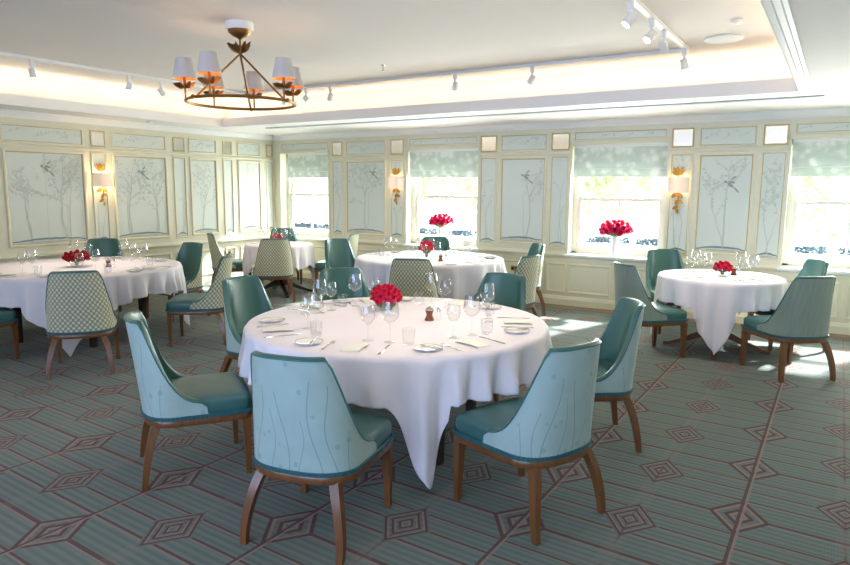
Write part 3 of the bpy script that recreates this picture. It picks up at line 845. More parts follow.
# ------------------------------------------------------------------ tables and cloths
ZTAB = .742
def rnd_folds(seed):
    rr = random.Random(seed)
    return [(rr.choice((2, 3, 4, 5, 7)), rr.uniform(0, 2*PI), rr.uniform(.5, 1)) for _ in range(6)]
TL = {1: ('round table under the white cloth in the foreground', 'large white tablecloth with a long pointed corner hanging to the carpet in the foreground'),
      2: ('round table under the white cloth at the left edge', 'white tablecloth on the left table by the panelled wall'),
      3: ('small pedestal table under the cloth in the far corner', 'white tablecloth on the small table in the far corner'),
      4: ('round table under the white cloth before the second window', 'white tablecloth on the middle table before the second window'),
      5: ('round table on a splayed wooden pedestal at the right', 'white tablecloth over the right table, its corner pointing at the pedestal foot')}
for k, t in T.items():
    cx, cy = t['c']; r = t['r']
    root = empty('round_table', (cx, cy, 0), t['rot'], TL[k][0], 'table', 'round dining tables')
    b = MB(); b.lathe([(r-.03, ZTAB-.03), (r-.008, ZTAB-.028), (r-.004, ZTAB-.015), (r-.008, ZTAB-.003), (r-.02, ZTAB-.001)], 64)
    b.build('tabletop', M['darkwood'], root)
    if k in (3, 5):
        b = MB(); b.lathe([(.05, .12), (.07, .16), (.045, .24), (.04, .4), (.06, .5), (.045, .56), (.09, .68), (.12, .712)], 20)
        b.build('pedestal', M['wood'], root)
        for q in range(4):
            b = MB(); a = q*PI/2+PI/4; c, s_ = math.cos(a), math.sin(a)
            rows = []
            for u, z, w, hh in [(.03, .18, .03, .045), (.15, .14, .028, .035), (.30, .07, .025, .025), (.44, .022, .024, .016), (.50, .014, .024, .014)]:
                rows.append([(c*u-s_*e*w, s_*u+c*e*w, z+f*hh) for e, f in ((-1, -1), (1, -1), (1, 1), (-1, 1))])
            b.grid(rows, True, True, True); b.build('leg', M['wood' if k == 5 else 'darkwood'], root, ang=30)
    else:
        q0 = r*.60
        b = MB(); b.lathe([(r*.72, ZTAB-.1), (r*.74, ZTAB-.1), (r*.74, ZTAB-.031), (r*.72, ZTAB-.031)], 48, cap0=False, cap1=False); b.build('apron', M['darkwood'], root)
        for q in range(4):
            a = q*PI/2+PI/4+.25
            b = MB(); x, y = math.cos(a)*q0, math.sin(a)*q0
            b.sqtube([(x, y, 0), (x, y, ZTAB-.032)], [(.026, .026), (.034, .034)]); b.build('leg', M['darkwood'], root, ang=30)
    # cloth
    folds = rnd_folds(60+k); K_ = int(26*r/.95)+3; n = 600; m = 24
    seats = [(c[2], c[3], math.atan2(c[5], c[4])-PI/2) for c in CH if c[1] == k]
    sang = [(math.atan2(q[1]-cy, q[0]-cx), math.hypot(q[0]-cx, q[1]-cy)) for q in seats if math.hypot(q[0]-cx, q[1]-cy)-.29 < r+.05]
    def seatclamp(x, y, z):
        for sx, sy, a in seats:
            dx, dy = x-sx, y-sy
            lx, ly = dx*math.cos(a)+dy*math.sin(a), -dx*math.sin(a)+dy*math.cos(a)
            if abs(lx) < .30 and -.16 < ly < .32 and z < .484: return True
        return False
    b = MB()
    rows = [[(cx, cy, ZTAB+.008)]*n]
    rows = []
    for q in (.02, .35, .7, .9, .97): rows.append([(cx+math.cos(2*PI*i/n)*r*q, cy+math.sin(2*PI*i/n)*r*q, ZTAB+.006) for i in range(n)])
    for j in range(m+1):
        row = []
        for i in range(n):
            th = 2*PI*i/n; al = th-t['rot']
            # softened square
            L = t['s']/max(abs(math.cos(al)), abs(math.sin(al)), 1e-6)-r
            L = min(L, .735)
            for sa, sdist in sang:
                da = abs((th-sa+PI) % (2*PI)-PI)*sdist/1.2
                k_ = max(0, min(1, (da-.23)/.2)); k_ = k_*k_*(3-2*k_)
                L = min(L, .255)*(1-k_)+L*k_
            d = L*j/m
            ph_ = sum(w*math.sin(nn*th+p) for nn, p, w in folds)
            f = math.sin(th*K_ + 1.5*ph_)                      # irregular pleats
            f = (.35*f + .65*math.copysign(abs(f)**1.6, f))*(.82+.25*math.sin(3*th+folds[0][1]+ph_*.4))
            amp = .054*min(1, d/.20)*(.55+.6*min(1, d/.5))*(1 if r > .7 else .7)
            e = min(d, .022)
            rad = r+.004+.012*math.sin(min(1, d/.022)*PI/2)+max(0, d-.02)*.03+amp*(f-.05)
            z = ZTAB+.006-.022*(1-math.cos(min(1, e/.022)*PI/2))-max(0, d-.022)*(.992-.05*abs(f)*min(1, d/.4))
            x, y = cx+math.cos(th)*rad, cy+math.sin(th)*rad
            if seatclamp(x, y, z):
                ex = .484-z; z = .486+.004*math.sin(th*34)+.002; pass
            row.append((x, y, max(z, .012)))
        rows.append(row)
    b.grid(rows, True, True)
    o = b.build('tablecloth', M['linen'], None, ang=0)
    o.data.polygons.foreach_set('use_smooth', [True]*len(o.data.polygons))
    sm = o.modifiers.new('thickness', 'SOLIDIFY'); sm.thickness = .0022; sm.offset = 1
    tag(o, TL[k][1], 'tablecloth', 'white tablecloths')

# ------------------------------------------------------------------ table ware
ZW = ZTAB+.0086
def wineglass(h, rb, name):
    root = empty(name)
    b = MB(); b.lathe([(.0335, 0), (.034, .0015), (.020, .004), (.006, .008)], 20, cap1=False); b.build('foot', M['glass'], root)
    b = MB(); b.lathe([(.006, .008), (.0036, .02), (.0032, h*.42), (.006, h*.46)], 10, cap0=False, cap1=False); b.build('stem', M['glass'], root)
    b = MB(); hb = h*.46
    o = [(.006, hb), (rb*.55, hb+.012), (rb*.88, hb+.03), (rb, hb+.05), (rb*.96, hb+.075), (rb*.78, h)]
    b.lathe(o+[(r_-.0012, z) for r_, z in reversed(o[1:])]+[(.004, hb+.002)], 24, cap0=False, cap1=True); b.build('bowl', M['glass'], root)
    return root
def tumbler():
    b = MB(); b.lathe([(.028, 0), (.031, .002), (.037, .088), (.0355, .088), (.030, .008), (.001, .007)], 24)
    return b.build('water_tumbler', M['glass'])
def plate():
    root = empty('side_plate')
    b = MB(); b.lathe([(.045, 0), (.048, .003), (.070, .010), (.078, .013), (.0785, .0145), (.070, .0125), (.046, .006), (.001, .0055)], 32); b.build('plate_body', M['china'], root)
    b = MB(); b.lathe([(.0785, .0146), (.0735, .0136), (.0725, .0137), (.0775, .0150)], 32, cap0=False, cap1=False); b.build('plate_rim', M['chinarim'], root)
    return root
def knife(l=.225, name='dinner_knife'):
    root = empty(name)
    b = MB(); rows = []
    for y, w, z in [(-l*.5, .006, .002), (-l*.48, .0075, .004), (-l*.2, .0075, .0045), (0, .005, .004)]:
        rows.append([(-w, y, 0.0005), (w, y, .0005), (w*.7, y, z), (-w*.7, y, z)])
    b.grid(rows, True, True, True); b.build('handle', M['silver'], root)
    b = MB(); rows = []
    for y, w0, w1 in [(0, .005, .005), (.02, .0075, .007), (l*.35, .009, .007), (l*.46, .007, .007), (l*.5, -.004, .0065)]:
        rows.append([(-w0, y, .0012), (w1, y, .001), (w1, y, .0026), (-w0, y, .0016)])
    b.grid(rows, True, True, True); b.build('blade', M['silver'], root)
    return root
def fork(l=.2):
    root = empty('dinner_fork')
    b = MB(); rows = []
    for y, w, z in [(-l*.5, .0085, .001), (-l*.4, .0075, .001), (-l*.1, .0035, .004), (l*.12, .0032, .006), (l*.2, .008, .004), (l*.27, .0125, .002), (l*.31, .0125, .0015)]:
        rows.append([(-w, y, z), (w, y, z), (w, y, z+.002), (-w, y, z+.002)])
    b.grid(rows, True, True, True); b.build('handle', M['silver'], root)
    b = MB()
    for q in range(4):
        x = -.0095+q*.0063
        b.grid([[(x-.0016, l*.30, .0015), (x+.0016, l*.30, .0015), (x+.0016, l*.30, .0035), (x-.0016, l*.30, .0035)],
                [(x-.001, l*.5, .004), (x+.001, l*.5, .004), (x+.001, l*.5, .0055), (x-.001, l*.5, .0055)]], True, True, True)
    b.build('tines', M['silver'], root)
    return root
def napkin():
    b = MB(); rows = []
    for y, z in [(-.09, .002), (-.088, .009), (0, .012), (.088, .008), (.09, .002)]:
        rows.append([(x, y, z+.002*math.sin(x*60)) for x in (-.05, -.03, -.01, .01, .03, .05)])
    b.grid(rows)
    rows2 = [[(-.05, -.09, 0), (.05, -.09, 0)], [(-.05, .09, 0), (.05, .09, 0)]]
    b.grid(rows2)
    return b.build('folded_napkin', M['napkin'])
PW = {'red': wineglass(.235, .050, 'wine_glass'), 'white': wineglass(.20, .041, 'small_wine_glass'), 'tum': tumbler(), 'plate': plate(), 'knife': knife(), 'fork': fork(), 'butter': knife(.16, 'butter_knife'), 'nap': napkin()}
first = set()
def putw(kind, x, y, z, rz, label, cat, group):
    o = copy_tree(PW[kind]) if kind in first else PW[kind]
    first.add(kind)
    o.location = (x, y, z); o.rotation_euler = (0, 0, rz); tag(o, label, cat, group)
for (kind, tb, cx, cy, dx, dy, lab, ph) in CH:
    t = T[tb]; a = math.atan2(cy-t['c'][1], cx-t['c'][0]); r = t['r']
    er = Vector((math.cos(a), math.sin(a))); et = Vector((-er.y, er.x))     # et = left of diner facing the centre... right-hand rule below
    C = Vector(t['c'])
    def at(inset, tt):
        # pull towards the table centre for side offsets so nothing overhangs
        p = C+er*(r-inset)+(-et)*(-tt)
        d = p-C
        if d.length > r-.09: d = d.normalized()*(r-.09)
        return C+d
    rz = a+PI/2
    tn = t['name']; sfx = f' on the {tn}, place {ph}'
    jit = random.Random(int(cx*100)+int(cy*37)); J = lambda q=.012: jit.uniform(-q, q)
    small = r < .8
    w = .11 if small else .15
    p = at(.18, w); putw('knife', p.x+J(), p.y+J(), ZW, rz+J(.12), 'silver dinner knife'+sfx, 'knife', 'dinner knives')
    p = at(.18, -w); putw('fork', p.x+J(), p.y+J(), ZW, rz+J(.12), 'silver dinner fork'+sfx, 'fork', 'dinner forks')
    if tb in (1, 2, 4):
        p = at(.20, -w-.13); putw('plate', p.x, p.y, ZW, rz, 'white side plate'+sfx, 'plate', 'side plates')
        putw('butter', p.x+et.x*.02, p.y+et.y*.02, ZW+.0125, rz+.25, 'butter knife across the side plate'+sfx, 'knife', 'butter knives')
        p = at(.17, 0); putw('nap', p.x, p.y, ZW-.001, rz+J(.2), 'pale folded napkin'+sfx, 'napkin', 'folded napkins')
    p = at(.36 if not small else .27, w-.01); putw('red', p.x+J(), p.y+J(), ZW, 0, 'tall clear wine glass'+sfx, 'wine glass', 'tall wine glasses')
    p = at(.36 if not small else .25, w-.145); putw('white', p.x+J(), p.y+J(), ZW, 0, 'smaller clear wine glass'+sfx, 'wine glass', 'small wine glasses')
    if not small:
        p = at(.34, w+.09); putw('tum', p.x+J(), p.y+J(), ZW, 0, 'clear water tumbler'+sfx, 'tumbler', 'water tumblers')

# cruets
def mill():
    root = empty('pepper_mill')
    b = MB(); b.lathe([(.021, 0), (.022, .004), (.016, .02), (.013, .034), (.017, .048), (.019, .056), (.019, .058)], 18); b.build('body', M['millwood'], root)
    b = MB(); b.lathe([(.019, .058), (.019, .064), (.012, .07), (.005, .076), (.006, .082), (.003, .086)], 16); b.build('cap', M['silver'], root)
    return root
def shaker():
    root = empty('salt_shaker')
    b = MB(); b.lathe([(.014, 0), (.016, .004), (.015, .03), (.011, .05), (.010, .056)], 16); b.build('body', M['glass'], root)
    b = MB(); b.lathe([(.0112, .05), (.0112, .066), (.007, .073), (.001, .075)], 16); b.build('cap', M['silver'], root)
    return root
mp, sp = mill(), shaker()
for i, (k, x, y) in enumerate([(1, -2.20, 3.56), (2, -6.50, 4.05), (4, -3.93, 6.60), (5, -.86, 7.27)]):
    o = mp if i == 0 else copy_tree(mp); o.location = (x, y, ZW); o.scale = (1.45, 1.45, 1.15)
    tag(o, 'small wooden pepper mill on the '+T[k]['name'], 'pepper mill', 'pepper mills')
    o = sp if i == 0 else copy_tree(sp); o.location = (x+.05, y+.035, ZW); o.scale = (1.15,)*3
    tag(o, 'small silver topped salt shaker on the '+T[k]['name'], 'salt shaker', 'salt shakers')

# ------------------------------------------------------------------ flowers
def bloom_mesh(mat, seed, name='bloom'):
    rr = random.Random(seed); b = MB()
    for ring, (cnt, rad, tilt, h) in enumerate([(4, .25, 1.4, .22), (6, .42, 1.25, .18), (8, .62, 1.05, .1), (9, .8, .8, 0), (9, .92, .45, -.18)]):
        for q in range(cnt):
            a = 2*PI*q/cnt+ring*.4+rr.uniform(-.2, .2); rows = []
            for u in (0, .35, .7, 1.0):
                row = []
                for v in (-1, -.4, .4, 1):
                    wd = .42*math.sin(PI*min(.92, u*.8+.14))
                    d = u*rad; z = h+.75*math.sin(tilt)*u-(.25*u*u if ring > 2 else -.1*u*u)+.06*abs(v)*u+rr.uniform(-.03, .03)
                    d2 = d*math.cos(tilt*.35)-(.12*u*u if ring < 3 else 0)
                    x, y = d2, v*wd
                    row.append((x*math.cos(a)-y*math.sin(a), x*math.sin(a)+y*math.cos(a), z))
                rows.append(row)
            b.grid(rows)
    b.ball((0, 0, .05), .55, 10, 6, (1, 1, .8))
    return b.mesh(name, mat, 60)
BM = {'c': [bloom_mesh(M['petal'], 1), bloom_mesh(M['petal'], 2)], 'h': [bloom_mesh(M['petalhot'], 3), bloom_mesh(M['petalhot'], 4)], 'd': [bloom_mesh(M['petaldark'], 5), bloom_mesh(M['petaldark'], 6)]}
def bouquet(loc, label, W, Hh, base, kind, n, vase, group):
    """dome of blooms: half width W, dome height Hh, centre height base above the stand"""
    root = empty('bouquet', loc, 0, label, 'bouquet', group)
    rr = random.Random(int(abs(loc[0])*100))
    pts = []
    for i in range(n):
        z = 1-(i+.5)/n*1.25; z = max(-.3, z); a = i*2.39996
        q = math.sqrt(max(0, 1-z*z))
        pts.append((q*math.cos(a), q*math.sin(a), z))
    r = W*.42*math.sqrt(14/n)
    for x, y, z in pts:
        o = bpy.data.objects.new('bloom', rr.choice(BM[kind])); COL.objects.link(o); o.parent = root
        o.location = (x*(W-r*.6), y*(W-r*.6), base+z*(Hh-r*.4))
        o.rotation_euler = Vector((x, y, z+.15)).to_track_quat('Z', 'Y').to_euler(); s_ = r*rr.uniform(.92, 1.12); o.scale = (s_, s_, s_)
    b = MB(); b.ball((0, 0, base-.01), 1, 14, 8, (W-r*.75, W-r*.75, max(.02, Hh-r*.7)))
    for k in range(9):
        a = k*2.4; b.tube([(math.cos(a)*.01, math.sin(a)*.01, .02), (math.cos(a)*W*.25, math.sin(a)*W*.25, base*.8)], .004, 5)
    b.build('stems', M['stemg'], root)
    b = MB(); vb = vase
    if vb == 'bowl':
        o = [(.035, 0), (.05, .004), (.068, .03), (.072, .055), (.066, .085)]
    else:
        o = [(.05, 0), (.055, .004), (.05, .06), (.045, base*.55), (.06, base*.9)]
    b.lathe(o+[(q-.002, z+(.003 if i == len(o)-1 else 0)) for i, (q, z) in reversed(list(enumerate(o)))], 28); b.build('vase', M['glass'] if vb == 'bowl' else M['china'], root)
    return root
bouquet((-2.66, 3.72, ZW), 'dome of crimson roses in a glass bowl on the front table', .105, .085, .08, 'c', 40, 'bowl', 'table bouquets')
bouquet((-6.78, 3.87, ZW), 'dark red roses in a glass bowl on the left table', .12, .062, .095, 'd', 26, 'bowl', 'table bouquets')
bouquet((-7.10, 7.12, ZW), 'pink red flowers half hidden on the small corner table', .08, .06, .09, 'c', 18, 'bowl', 'table bouquets')
bouquet((-4.22, 6.75, ZW), 'crimson roses in a small glass bowl on the middle table', .09, .08, .125, 'c', 18, 'bowl', 'table bouquets')
bouquet((-.94, 7.08, ZW), 'small red flowers in a glass bowl on the right table', .08, .055, .085, 'c', 14, 'bowl', 'table bouquets')
bouquet((-2.50, YB+.05, WZ0+.026), 'large magenta bouquet in a white vase on the window sill at centre right', .20, .115, .335, 'h', 34, 'vase', 'bouquets on the window sills')
bouquet((-5.20, YB+.05, WZ0+.026), 'magenta bouquet on the sill of the second window behind the middle table', .175, .11, .36, 'h', 34, 'vase', 'bouquets on the window sills')

# ------------------------------------------------------------------ sconces
def leafpiece(b, p, d, l, w, curl=.3):
    d = Vector(d).normalized(); p = Vector(p)
    side = d.cross(Vector((0, 1, 0)))
    if side.length < .1: side = Vector((1, 0, 0))
    side.normalize(); nn = side.cross(d).normalized()
    rows = []
    for u, ww in [(0, .15), (.25, .8), (.5, 1), (.75, .7), (1, .05)]:
        c = p+d*l*u+nn*curl*l*u*u
        rows.append([c-side*w*ww, c+nn*w*.25, c+side*w*ww])
    b.grid(rows)
def sconce(loc, rz, label, glow=3.2):
    root = empty('wall_sconce', loc, rz, label, 'sconce', 'gilt leaf wall sconces')   # local -Y is into the room
    b = MB(); b.tube([(0, -.012, -.30), (.02, -.022, -.15), (-.01, -.03, 0), (.01, -.022, .2)], [.005, .007, .007, .004], 6); b.ball((0, -.008, 0), .03, 10, 6, (1, .4, 1))
    b.build('branch', M['gold'], root)
    for (x, z, a, l) in [(.0, .13, 100, .10), (.0, .12, 40, .09), (.0, .12, 150, .09), (.03, .16, 65, .07), (-.03, .16, 120, .07)]:
        b = MB(); leafpiece(b, (x, -.025, z), (math.cos(math.radians(a)), -.15, math.sin(math.radians(a))), l, l*.28); b.build('gilt_leaf', M['gold'], root)
    for (x, z, a, l) in [(.0, -.10, -40, .09), (.0, -.10, -140, .09), (.02, -.18, -120, .08), (.01, -.19, -30, .08), (.02, -.26, -150, .08), (.0, -.29, -75, .07)]:
        b = MB(); leafpiece(b, (x, -.025, z), (math.cos(math.radians(a)), -.15, math.sin(math.radians(a))), l, l*.3); b.build('gilt_leaf', M['gold'], root)
    b = MB(); n = 20; rows = []
    for z in (-.095, .095):
        rows.append([(-.135*math.cos(PI*i/n), -.02-.10*math.sin(PI*i/n), z) for i in range(n+1)])
    for z in (.095, -.095):
        rows.append([(-.132*math.cos(PI*i/n), -.02-.097*math.sin(PI*i/n), z) for i in range(n+1)])
    b.grid(rows+[rows[0]]); b.build('shade', M['shade'], root, ang=50)
    b = MB(); b.lathe([(.006, -.03), (.012, -.01), (.012, .02), (.004, .045)], 10, c=(0, -.06, 0)); b.build('bulb', M['bulb'], root)
    l = bpy.data.lights.new('sconce_glow', 'POINT'); l.energy = glow; l.color = (1, .66, .32); l.shadow_soft_size = .02
    lo = bpy.data.objects.new('sconce_glow', l); COL.objects.link(lo); lo.parent = root; lo.location = (0, -.075, .06)
    lo = bpy.data.objects.new('sconce_glow', l); COL.objects.link(lo); lo.parent = root; lo.location = (0, -.075, -.06)
sconce((XL+.006, 5.375, 1.68), PI/2, 'lit gilt leaf sconce with white half shade on the left wall')
sconce((-6.0, YB-.006, 1.69), 0, 'gilt leaf sconce with white half shade left of the second window', .6)
sconce((-1.735, YB-.006, 1.665), 0, 'gilt leaf sconce with white half shade right of the big bouquet window', .6)

# ------------------------------------------------------------------ chandelier
CX, CY = -4.03, 3.70
ch = empty('chandelier', (CX, CY, ZU), 0, 'bronze ring chandelier with six white shades hanging from the ceiling tray', 'chandelier')
def part(b, name, mat, parent=ch, ang=40): return b.build(name, mat, parent, ang=ang)
b = MB(); b.lathe([(.105, 0), (.105, -.05), (.10, -.056)], 32); part(b, 'ceiling_rose', M['white'])
b = MB(); b.lathe([(.09, -.056), (.085, -.075), (.055, -.10), (.02, -.115), (.012, -.125)], 28); part(b, 'canopy', M['brass'])
b = MB(); b.lathe([(.008, -.12), (.008, -.16), (.018, -.18), (.022, -.20), (.01, -.235)], 12); part(b, 'stem', M['brass'])
b = MB()
for q in range(7):
    a = q*2*PI/7
    leafpiece(b, (math.cos(a)*.012, math.sin(a)*.012, -.225), (math.cos(a)*.75, math.sin(a)*.75, .75), .11, .028, -.25)
part(b, 'leaf_cluster', M['brass'])
RR, ZR = .415, -.60
for a in (218, 80, 320):
    a = math.radians(a+47.5)
    b = MB(); b.tube([(0, 0, -.23), (math.cos(a)*(RR-.004), math.sin(a)*(RR-.004), ZR)], .0085, 8); part(b, 'rod', M['brass'])
    b = MB(); b.ball((math.cos(a)*(RR+.022), math.sin(a)*(RR+.022), ZR), .017, 10, 6); part(b, 'finial', M['brass'])
b = MB(); b.tube([(math.cos(2*PI*i/64)*RR, math.sin(2*PI*i/64)*RR, ZR) for i in range(64)], .0115, 8, closed=True); part(b, 'ring', M['brass'])
vd = math.atan2(-.5265, .838)     # bearing of the view: right axis = rotate
def lamp(angdeg):
    # 0 deg = picture right, 90 deg = away from the camera
    a = math.radians(angdeg)
    rx, ry = .676, .737; fx, fy = -.737, .676
    x = (math.cos(a)*rx+math.sin(a)*fx)*RR; y = (math.cos(a)*ry+math.sin(a)*fy)*RR
    b = MB(); b.tube([(x, y, ZR), (x, y, ZR+.10)], .007, 8); arm = part(b, 'lamp_arm', M['brass'])
    b = MB()
    for q in range(6):
        c = q*PI/3+a; leafpiece(b, (x+math.cos(c)*.006, y+math.sin(c)*.006, ZR+.09), (math.cos(c), math.sin(c), .45), .085, .024, -.25)
    part(b, 'leaf_cup', M['brass'], arm)
    b = MB(); b.lathe([(.011, ZR+.10), (.011, ZR+.17), (.008, ZR+.175)], 12, c=(x, y, 0)); part(b, 'candle_tube', M['brass'], arm)
    b = MB(); b.lathe([(.006, ZR+.175), (.014, ZR+.20), (.006, ZR+.235)], 10, c=(x, y, 0)); part(b, 'bulb', M['bulb'], arm)
    b = MB(); z0, z1 = ZR+.155, ZR+.305
    b.mi = 0; b.lathe([(.088, z0), (.058, z1)], 28, c=(x, y, 0), cap0=False, cap1=False)
    b.mi = 1; b.lathe([(.086, z0+.001), (.056, z1)], 28, c=(x, y, 0), cap0=False, cap1=False)
    part(b, 'shade', [M['shade'], M['shadein']], arm)
    l = bpy.data.lights.new('chandelier_glow', 'POINT'); l.energy = .4; l.color = (1, .7, .38); l.shadow_soft_size = .015
    lo = bpy.data.objects.new('chandelier_glow', l); COL.objects.link(lo); lo.parent = arm; lo.location = (x, y, ZR+.25)
for a in (14, 76, 122, 187, 238, 318): lamp(a)

# ------------------------------------------------------------------ ceiling tracks and spots
def track(name, p0, p1, label):
    b = MB(); w = .018
    if abs(p0[0]-p1[0]) < .01: b.box(p0[0]-w, p0[1], ZU-.03, p0[0]+w, p1[1], ZU-.0005)
    else: b.box(p0[0], p0[1]-w, ZU-.03, p1[0], p0[1]+w, ZU-.0005)
    o = b.build(name, M['white'], None, ang=0)
    return tag(o, label, 'lighting track')
TX, TY, TX2 = -6.86, 6.36, -1.26
track('lighting_track', (TX, -1.2), (TX, TY-.02), 'white lighting track along the left side of the ceiling tray')
track('lighting_track', (TX, TY), (TX2, TY), 'white lighting track along the window side of the ceiling tray')
track('lighting_track', (TX2, -1.2), (TX2, TY-.02), 'white lighting track along the right side of the ceiling tray')
def spot(x, y, aim, label, power, lit=False, proto=[None]):
    root = empty('track_spotlight', (x, y, ZU-.03), 0, label, 'spotlight', 'white track spotlights')
    d = (Vector(aim)-Vector((x, y, ZU-.14))).normalized()
    b = MB(); b.box(-.016, -.016, -.06, .016, .016, -.0005); b.tube([(0, 0, -.06), (0, 0, -.11)], .012, 8); b.build('driver_stem', M['white'], root)
    q = d.to_track_quat('Z', 'Y').to_matrix().to_4x4(); q.translation = Vector((0, 0, -.115))
    b = MB(); b.lathe([(.02, -.035), (.03, -.03), (.032, .035), (.034, .05), (.03, .052), (.028, .045)], 20); b.xf(q); hd = b.build('lamp_head', M['white'], root)
    b = MB(); b.lathe([(.028, .046), (.001, .047)], 20); b.xf(q); b.build('lens', M['spotlens'], hd, ang=0)
    if power:
        l = bpy.data.lights.new('spot_beam', 'SPOT'); l.energy = power; l.color = (1, .80, .66); l.spot_size = math.radians(58); l.spot_blend = .9; l.shadow_soft_size = .03
        lo = bpy.data.objects.new('spot_beam', l); COL.objects.link(lo); lo.parent = root
        lo.location = Vector((0, 0, -.115))+d*.06; lo.rotation_euler = (-d).to_track_quat('Z', 'Y').to_euler()
t1, t2, t3, t4, t5 = [(*T[k]['c'], .75) for k in (1, 2, 3, 4, 5)]
SPW = 46
SPOTS = [(TX, 3.60, t2, 'spotlight on the left track, first from the left picture edge', SPW), (TX, 4.65, t2, 'spotlight on the left track, second from the left picture edge', SPW),
         (TX, 5.06, t3, 'spotlight on the left track just left of the chandelier', SPW), (-5.38, TY, t3, 'spotlight on the window side track just right of the chandelier', SPW),
         (-6.15, TY, t3, 'spotlight on the window side track seen through the left of the chandelier ring', 0), (-5.78, TY, t4, 'spotlight on the window side track seen through the right of the chandelier ring', 0),
         (-3.63, TY, t4, 'spotlight on the window side track near its middle', SPW), (-2.74, TY, t4, 'spotlight on the window side track, second from its right end', SPW),
         (TX2, 6.24, t5, 'spotlight at the corner where the right track meets the window side track', SPW), (TX2, 5.45, t5, 'spotlight on the right track, second from the corner', SPW),
         (TX2, 5.05, t1, 'spotlight on the right track, third from the corner', SPW), (TX2, 4.5, t1, 'lit spotlight on the right track at the top edge of the photo', SPW),
         (TX2, 2.2, t1, 'spotlight on the right track above the viewer', SPW*1.5), (TX, 1.6, (-3.6, 3.0, .75), 'spotlight on the left track nearest the viewer', SPW)]
for s_ in SPOTS: spot(*s_)
b = MB(); b.lathe([(.15, 0), (.15, -.012), (.13, -.02), (.001, -.022)], 32); o = b.build('round_air_diffuser', M['white'], loc=(-.93, 6.1, ZU-.0005)); tag(o, 'flat round white air diffuser in the ceiling tray near its right corner', 'air vent')
b = MB(); b.lathe([(.045, 0), (.04, -.02), (.02, -.03), (.001, -.031)], 20); o = b.build('ceiling_sensor', M['white'], loc=(-.76, 5.52, ZU-.0005)); tag(o, 'small white ceiling sensor nearest the right edge of the tray', 'sensor')
b = MB(); b.lathe([(.04, 0), (.045, -.01), (.035, -.03), (.001, -.033)], 20); o = b.build('smoke_detector', M['white'], loc=(-8.25, 5.88, ZC-.0005)); tag(o, 'small white smoke detector on the lower ceiling by the left wall', 'smoke detector')
b = MB(); b.lathe([(.025, 0), (.022, -.006), (.006, -.01), (.006, -.05), (.014, -.055), (.014, -.058)], 14); o = b.build('sprinkler_head', M['silver'], loc=(-4.09, 5.67, ZU-.0005)); tag(o, 'tiny sprinkler head hanging from the ceiling tray above the window side track', 'sprinkler')

# wall sockets
def socket(loc, rz, label):
    r_ = empty('wall_socket', loc, rz, label, 'wall socket', 'brass wall sockets')
    b = MB(); b.box(-.06, -.008, -.036, .06, -.0005, .036); b.build('plate', M['socket'], r_, ang=0)
    for x in (-.035, .035):
        b = MB(); b.box(x-.02, -.011, -.02, x+.02, -.008, .012); b.build('outlet', M['black'], r_, ang=0)
socket((-3.92, YB, .465), 0, 'brass double wall socket under the painted panel left of the big bouquet window')
socket((XL, 7.56, .50), PI/2, 'brass wall socket low on the left wall behind the chairs')

# ------------------------------------------------------------------ lights
def area(name, loc, rot, sx, sy, e, col, spread=180):
    l = bpy.data.lights.new(name, 'AREA'); l.shape = 'RECTANGLE'; l.size = sx; l.size_y = sy; l.energy = e; l.color = col; l.spread = math.radians(spread)
    o = bpy.data.objects.new(name, l); COL.objects.link(o); o.location = loc; o.rotation_euler = rot
    return o
WARM = (1, .79, .56)
zc = ZC+.075
COVE = 2.2
lx, ly = LIPX1-LIPX0, LIPY1-LIPY0
area('cove_strip', (LIPX0-.08, (LIPY0+LIPY1)/2, zc), (PI, 0, 0), .05, ly+.3, COVE*ly, WARM)
area('cove_strip', (LIPX1+.08, (LIPY0+LIPY1)/2, zc), (PI, 0, 0), .05, ly+.3, COVE*ly, WARM)
area('cove_strip', ((LIPX0+LIPX1)/2, LIPY1+.08, zc), (PI, 0, 0), lx+.3, .05, COVE*lx, WARM)
area('cove_strip', ((LIPX0+LIPX1)/2, LIPY0-.08, zc), (PI, 0, 0), lx+.3, .05, COVE*lx, WARM)
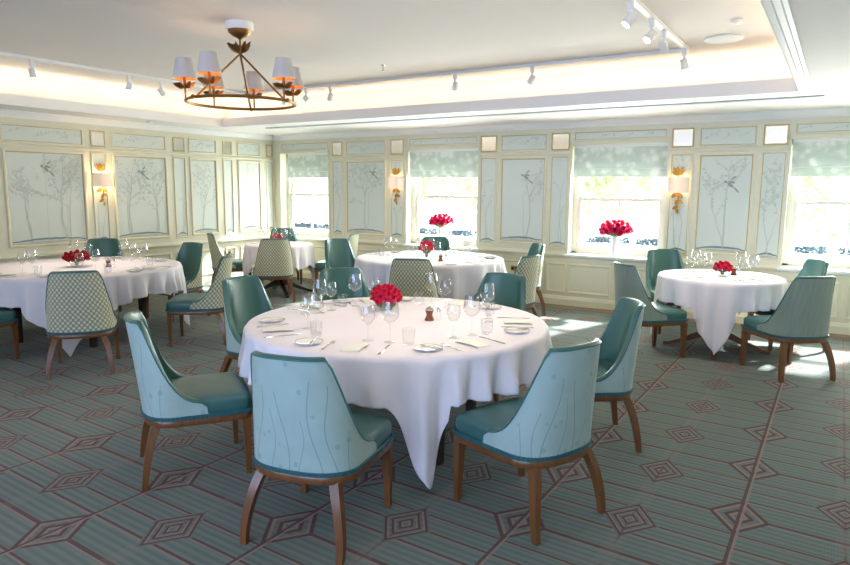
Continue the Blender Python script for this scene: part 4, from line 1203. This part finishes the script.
# daylight through the window openings (front and behind the camera)
for i, (a, c) in enumerate(WINS): area('window_daylight', ((a+c)/2, YB+.30, 1.22), (-PI/2, 0, 0), c-a-.1, 1.05, 36 if i == 0 else 88, (.98, 1, .95), 150)
for a, c in REARW: area('window_daylight', ((a+c)/2, YR-.1, 1.45), (PI/2, 0, 0), c-a, 1.7, 29, (.36, .54, 1), 115)
su = bpy.data.lights.new('sun', 'SUN'); su.energy = 22; su.angle = math.radians(3); su.color = (.94, .97, 1)
so = bpy.data.objects.new('sun', su); COL.objects.link(so); so.rotation_euler = Vector((.28, 1, .80)).to_track_quat('Z', 'Y').to_euler()

w = bpy.data.worlds.new('sky'); S.world = w; w.use_nodes = True
nt = w.node_tree; nt.nodes.clear()
bg = nt.nodes.new('ShaderNodeBackground'); ow = nt.nodes.new('ShaderNodeOutputWorld')
tc = nt.nodes.new('ShaderNodeTexCoord'); sx = nt.nodes.new('ShaderNodeSeparateXYZ'); rmp = nt.nodes.new('ShaderNodeValToRGB')
nt.links.new(tc.outputs['Generated'], sx.inputs[0]); nt.links.new(sx.outputs[2], rmp.inputs[0])
rmp.color_ramp.elements[0].color = (.95, .97, 1, 1); rmp.color_ramp.elements[1].color = (.66, .80, 1, 1)
nt.links.new(rmp.outputs[0], bg.inputs[0]); nt.links.new(bg.outputs[0], ow.inputs[0]); bg.inputs[1].default_value = 1.7

# ------------------------------------------------------------------ camera
cam = bpy.data.cameras.new('camera'); co = bpy.data.objects.new('camera', cam); COL.objects.link(co)
cam.sensor_fit = 'HORIZONTAL'; cam.sensor_width = 36; cam.lens = 655.352/850*36; cam.clip_start = .05
Rv, Uv, Fv = Vector((0.84618494, 0.53283392, 0.00768479)), Vector((-0.0822839, 0.11639853, 0.98978823)), Vector((-0.52649824, 0.83817623, -0.14233834))
mw = Matrix.Identity(4)
for i in range(3): mw[i][0], mw[i][1], mw[i][2] = Rv[i], Uv[i], -Fv[i]
mw[0][3], mw[1][3], mw[2][3] = 0, 0, H_CAM
co.matrix_world = mw
S.camera = co
S.view_settings.view_transform = 'Standard'; S.view_settings.look = 'None'; S.view_settings.gamma = 1; S.view_settings.use_curve_mapping = False
S.view_settings.exposure = 0.42
S.cycles.max_bounces = 8; S.cycles.transparent_max_bounces = 24; S.cycles.diffuse_bounces = 4
S.cycles.sample_clamp_indirect = 6
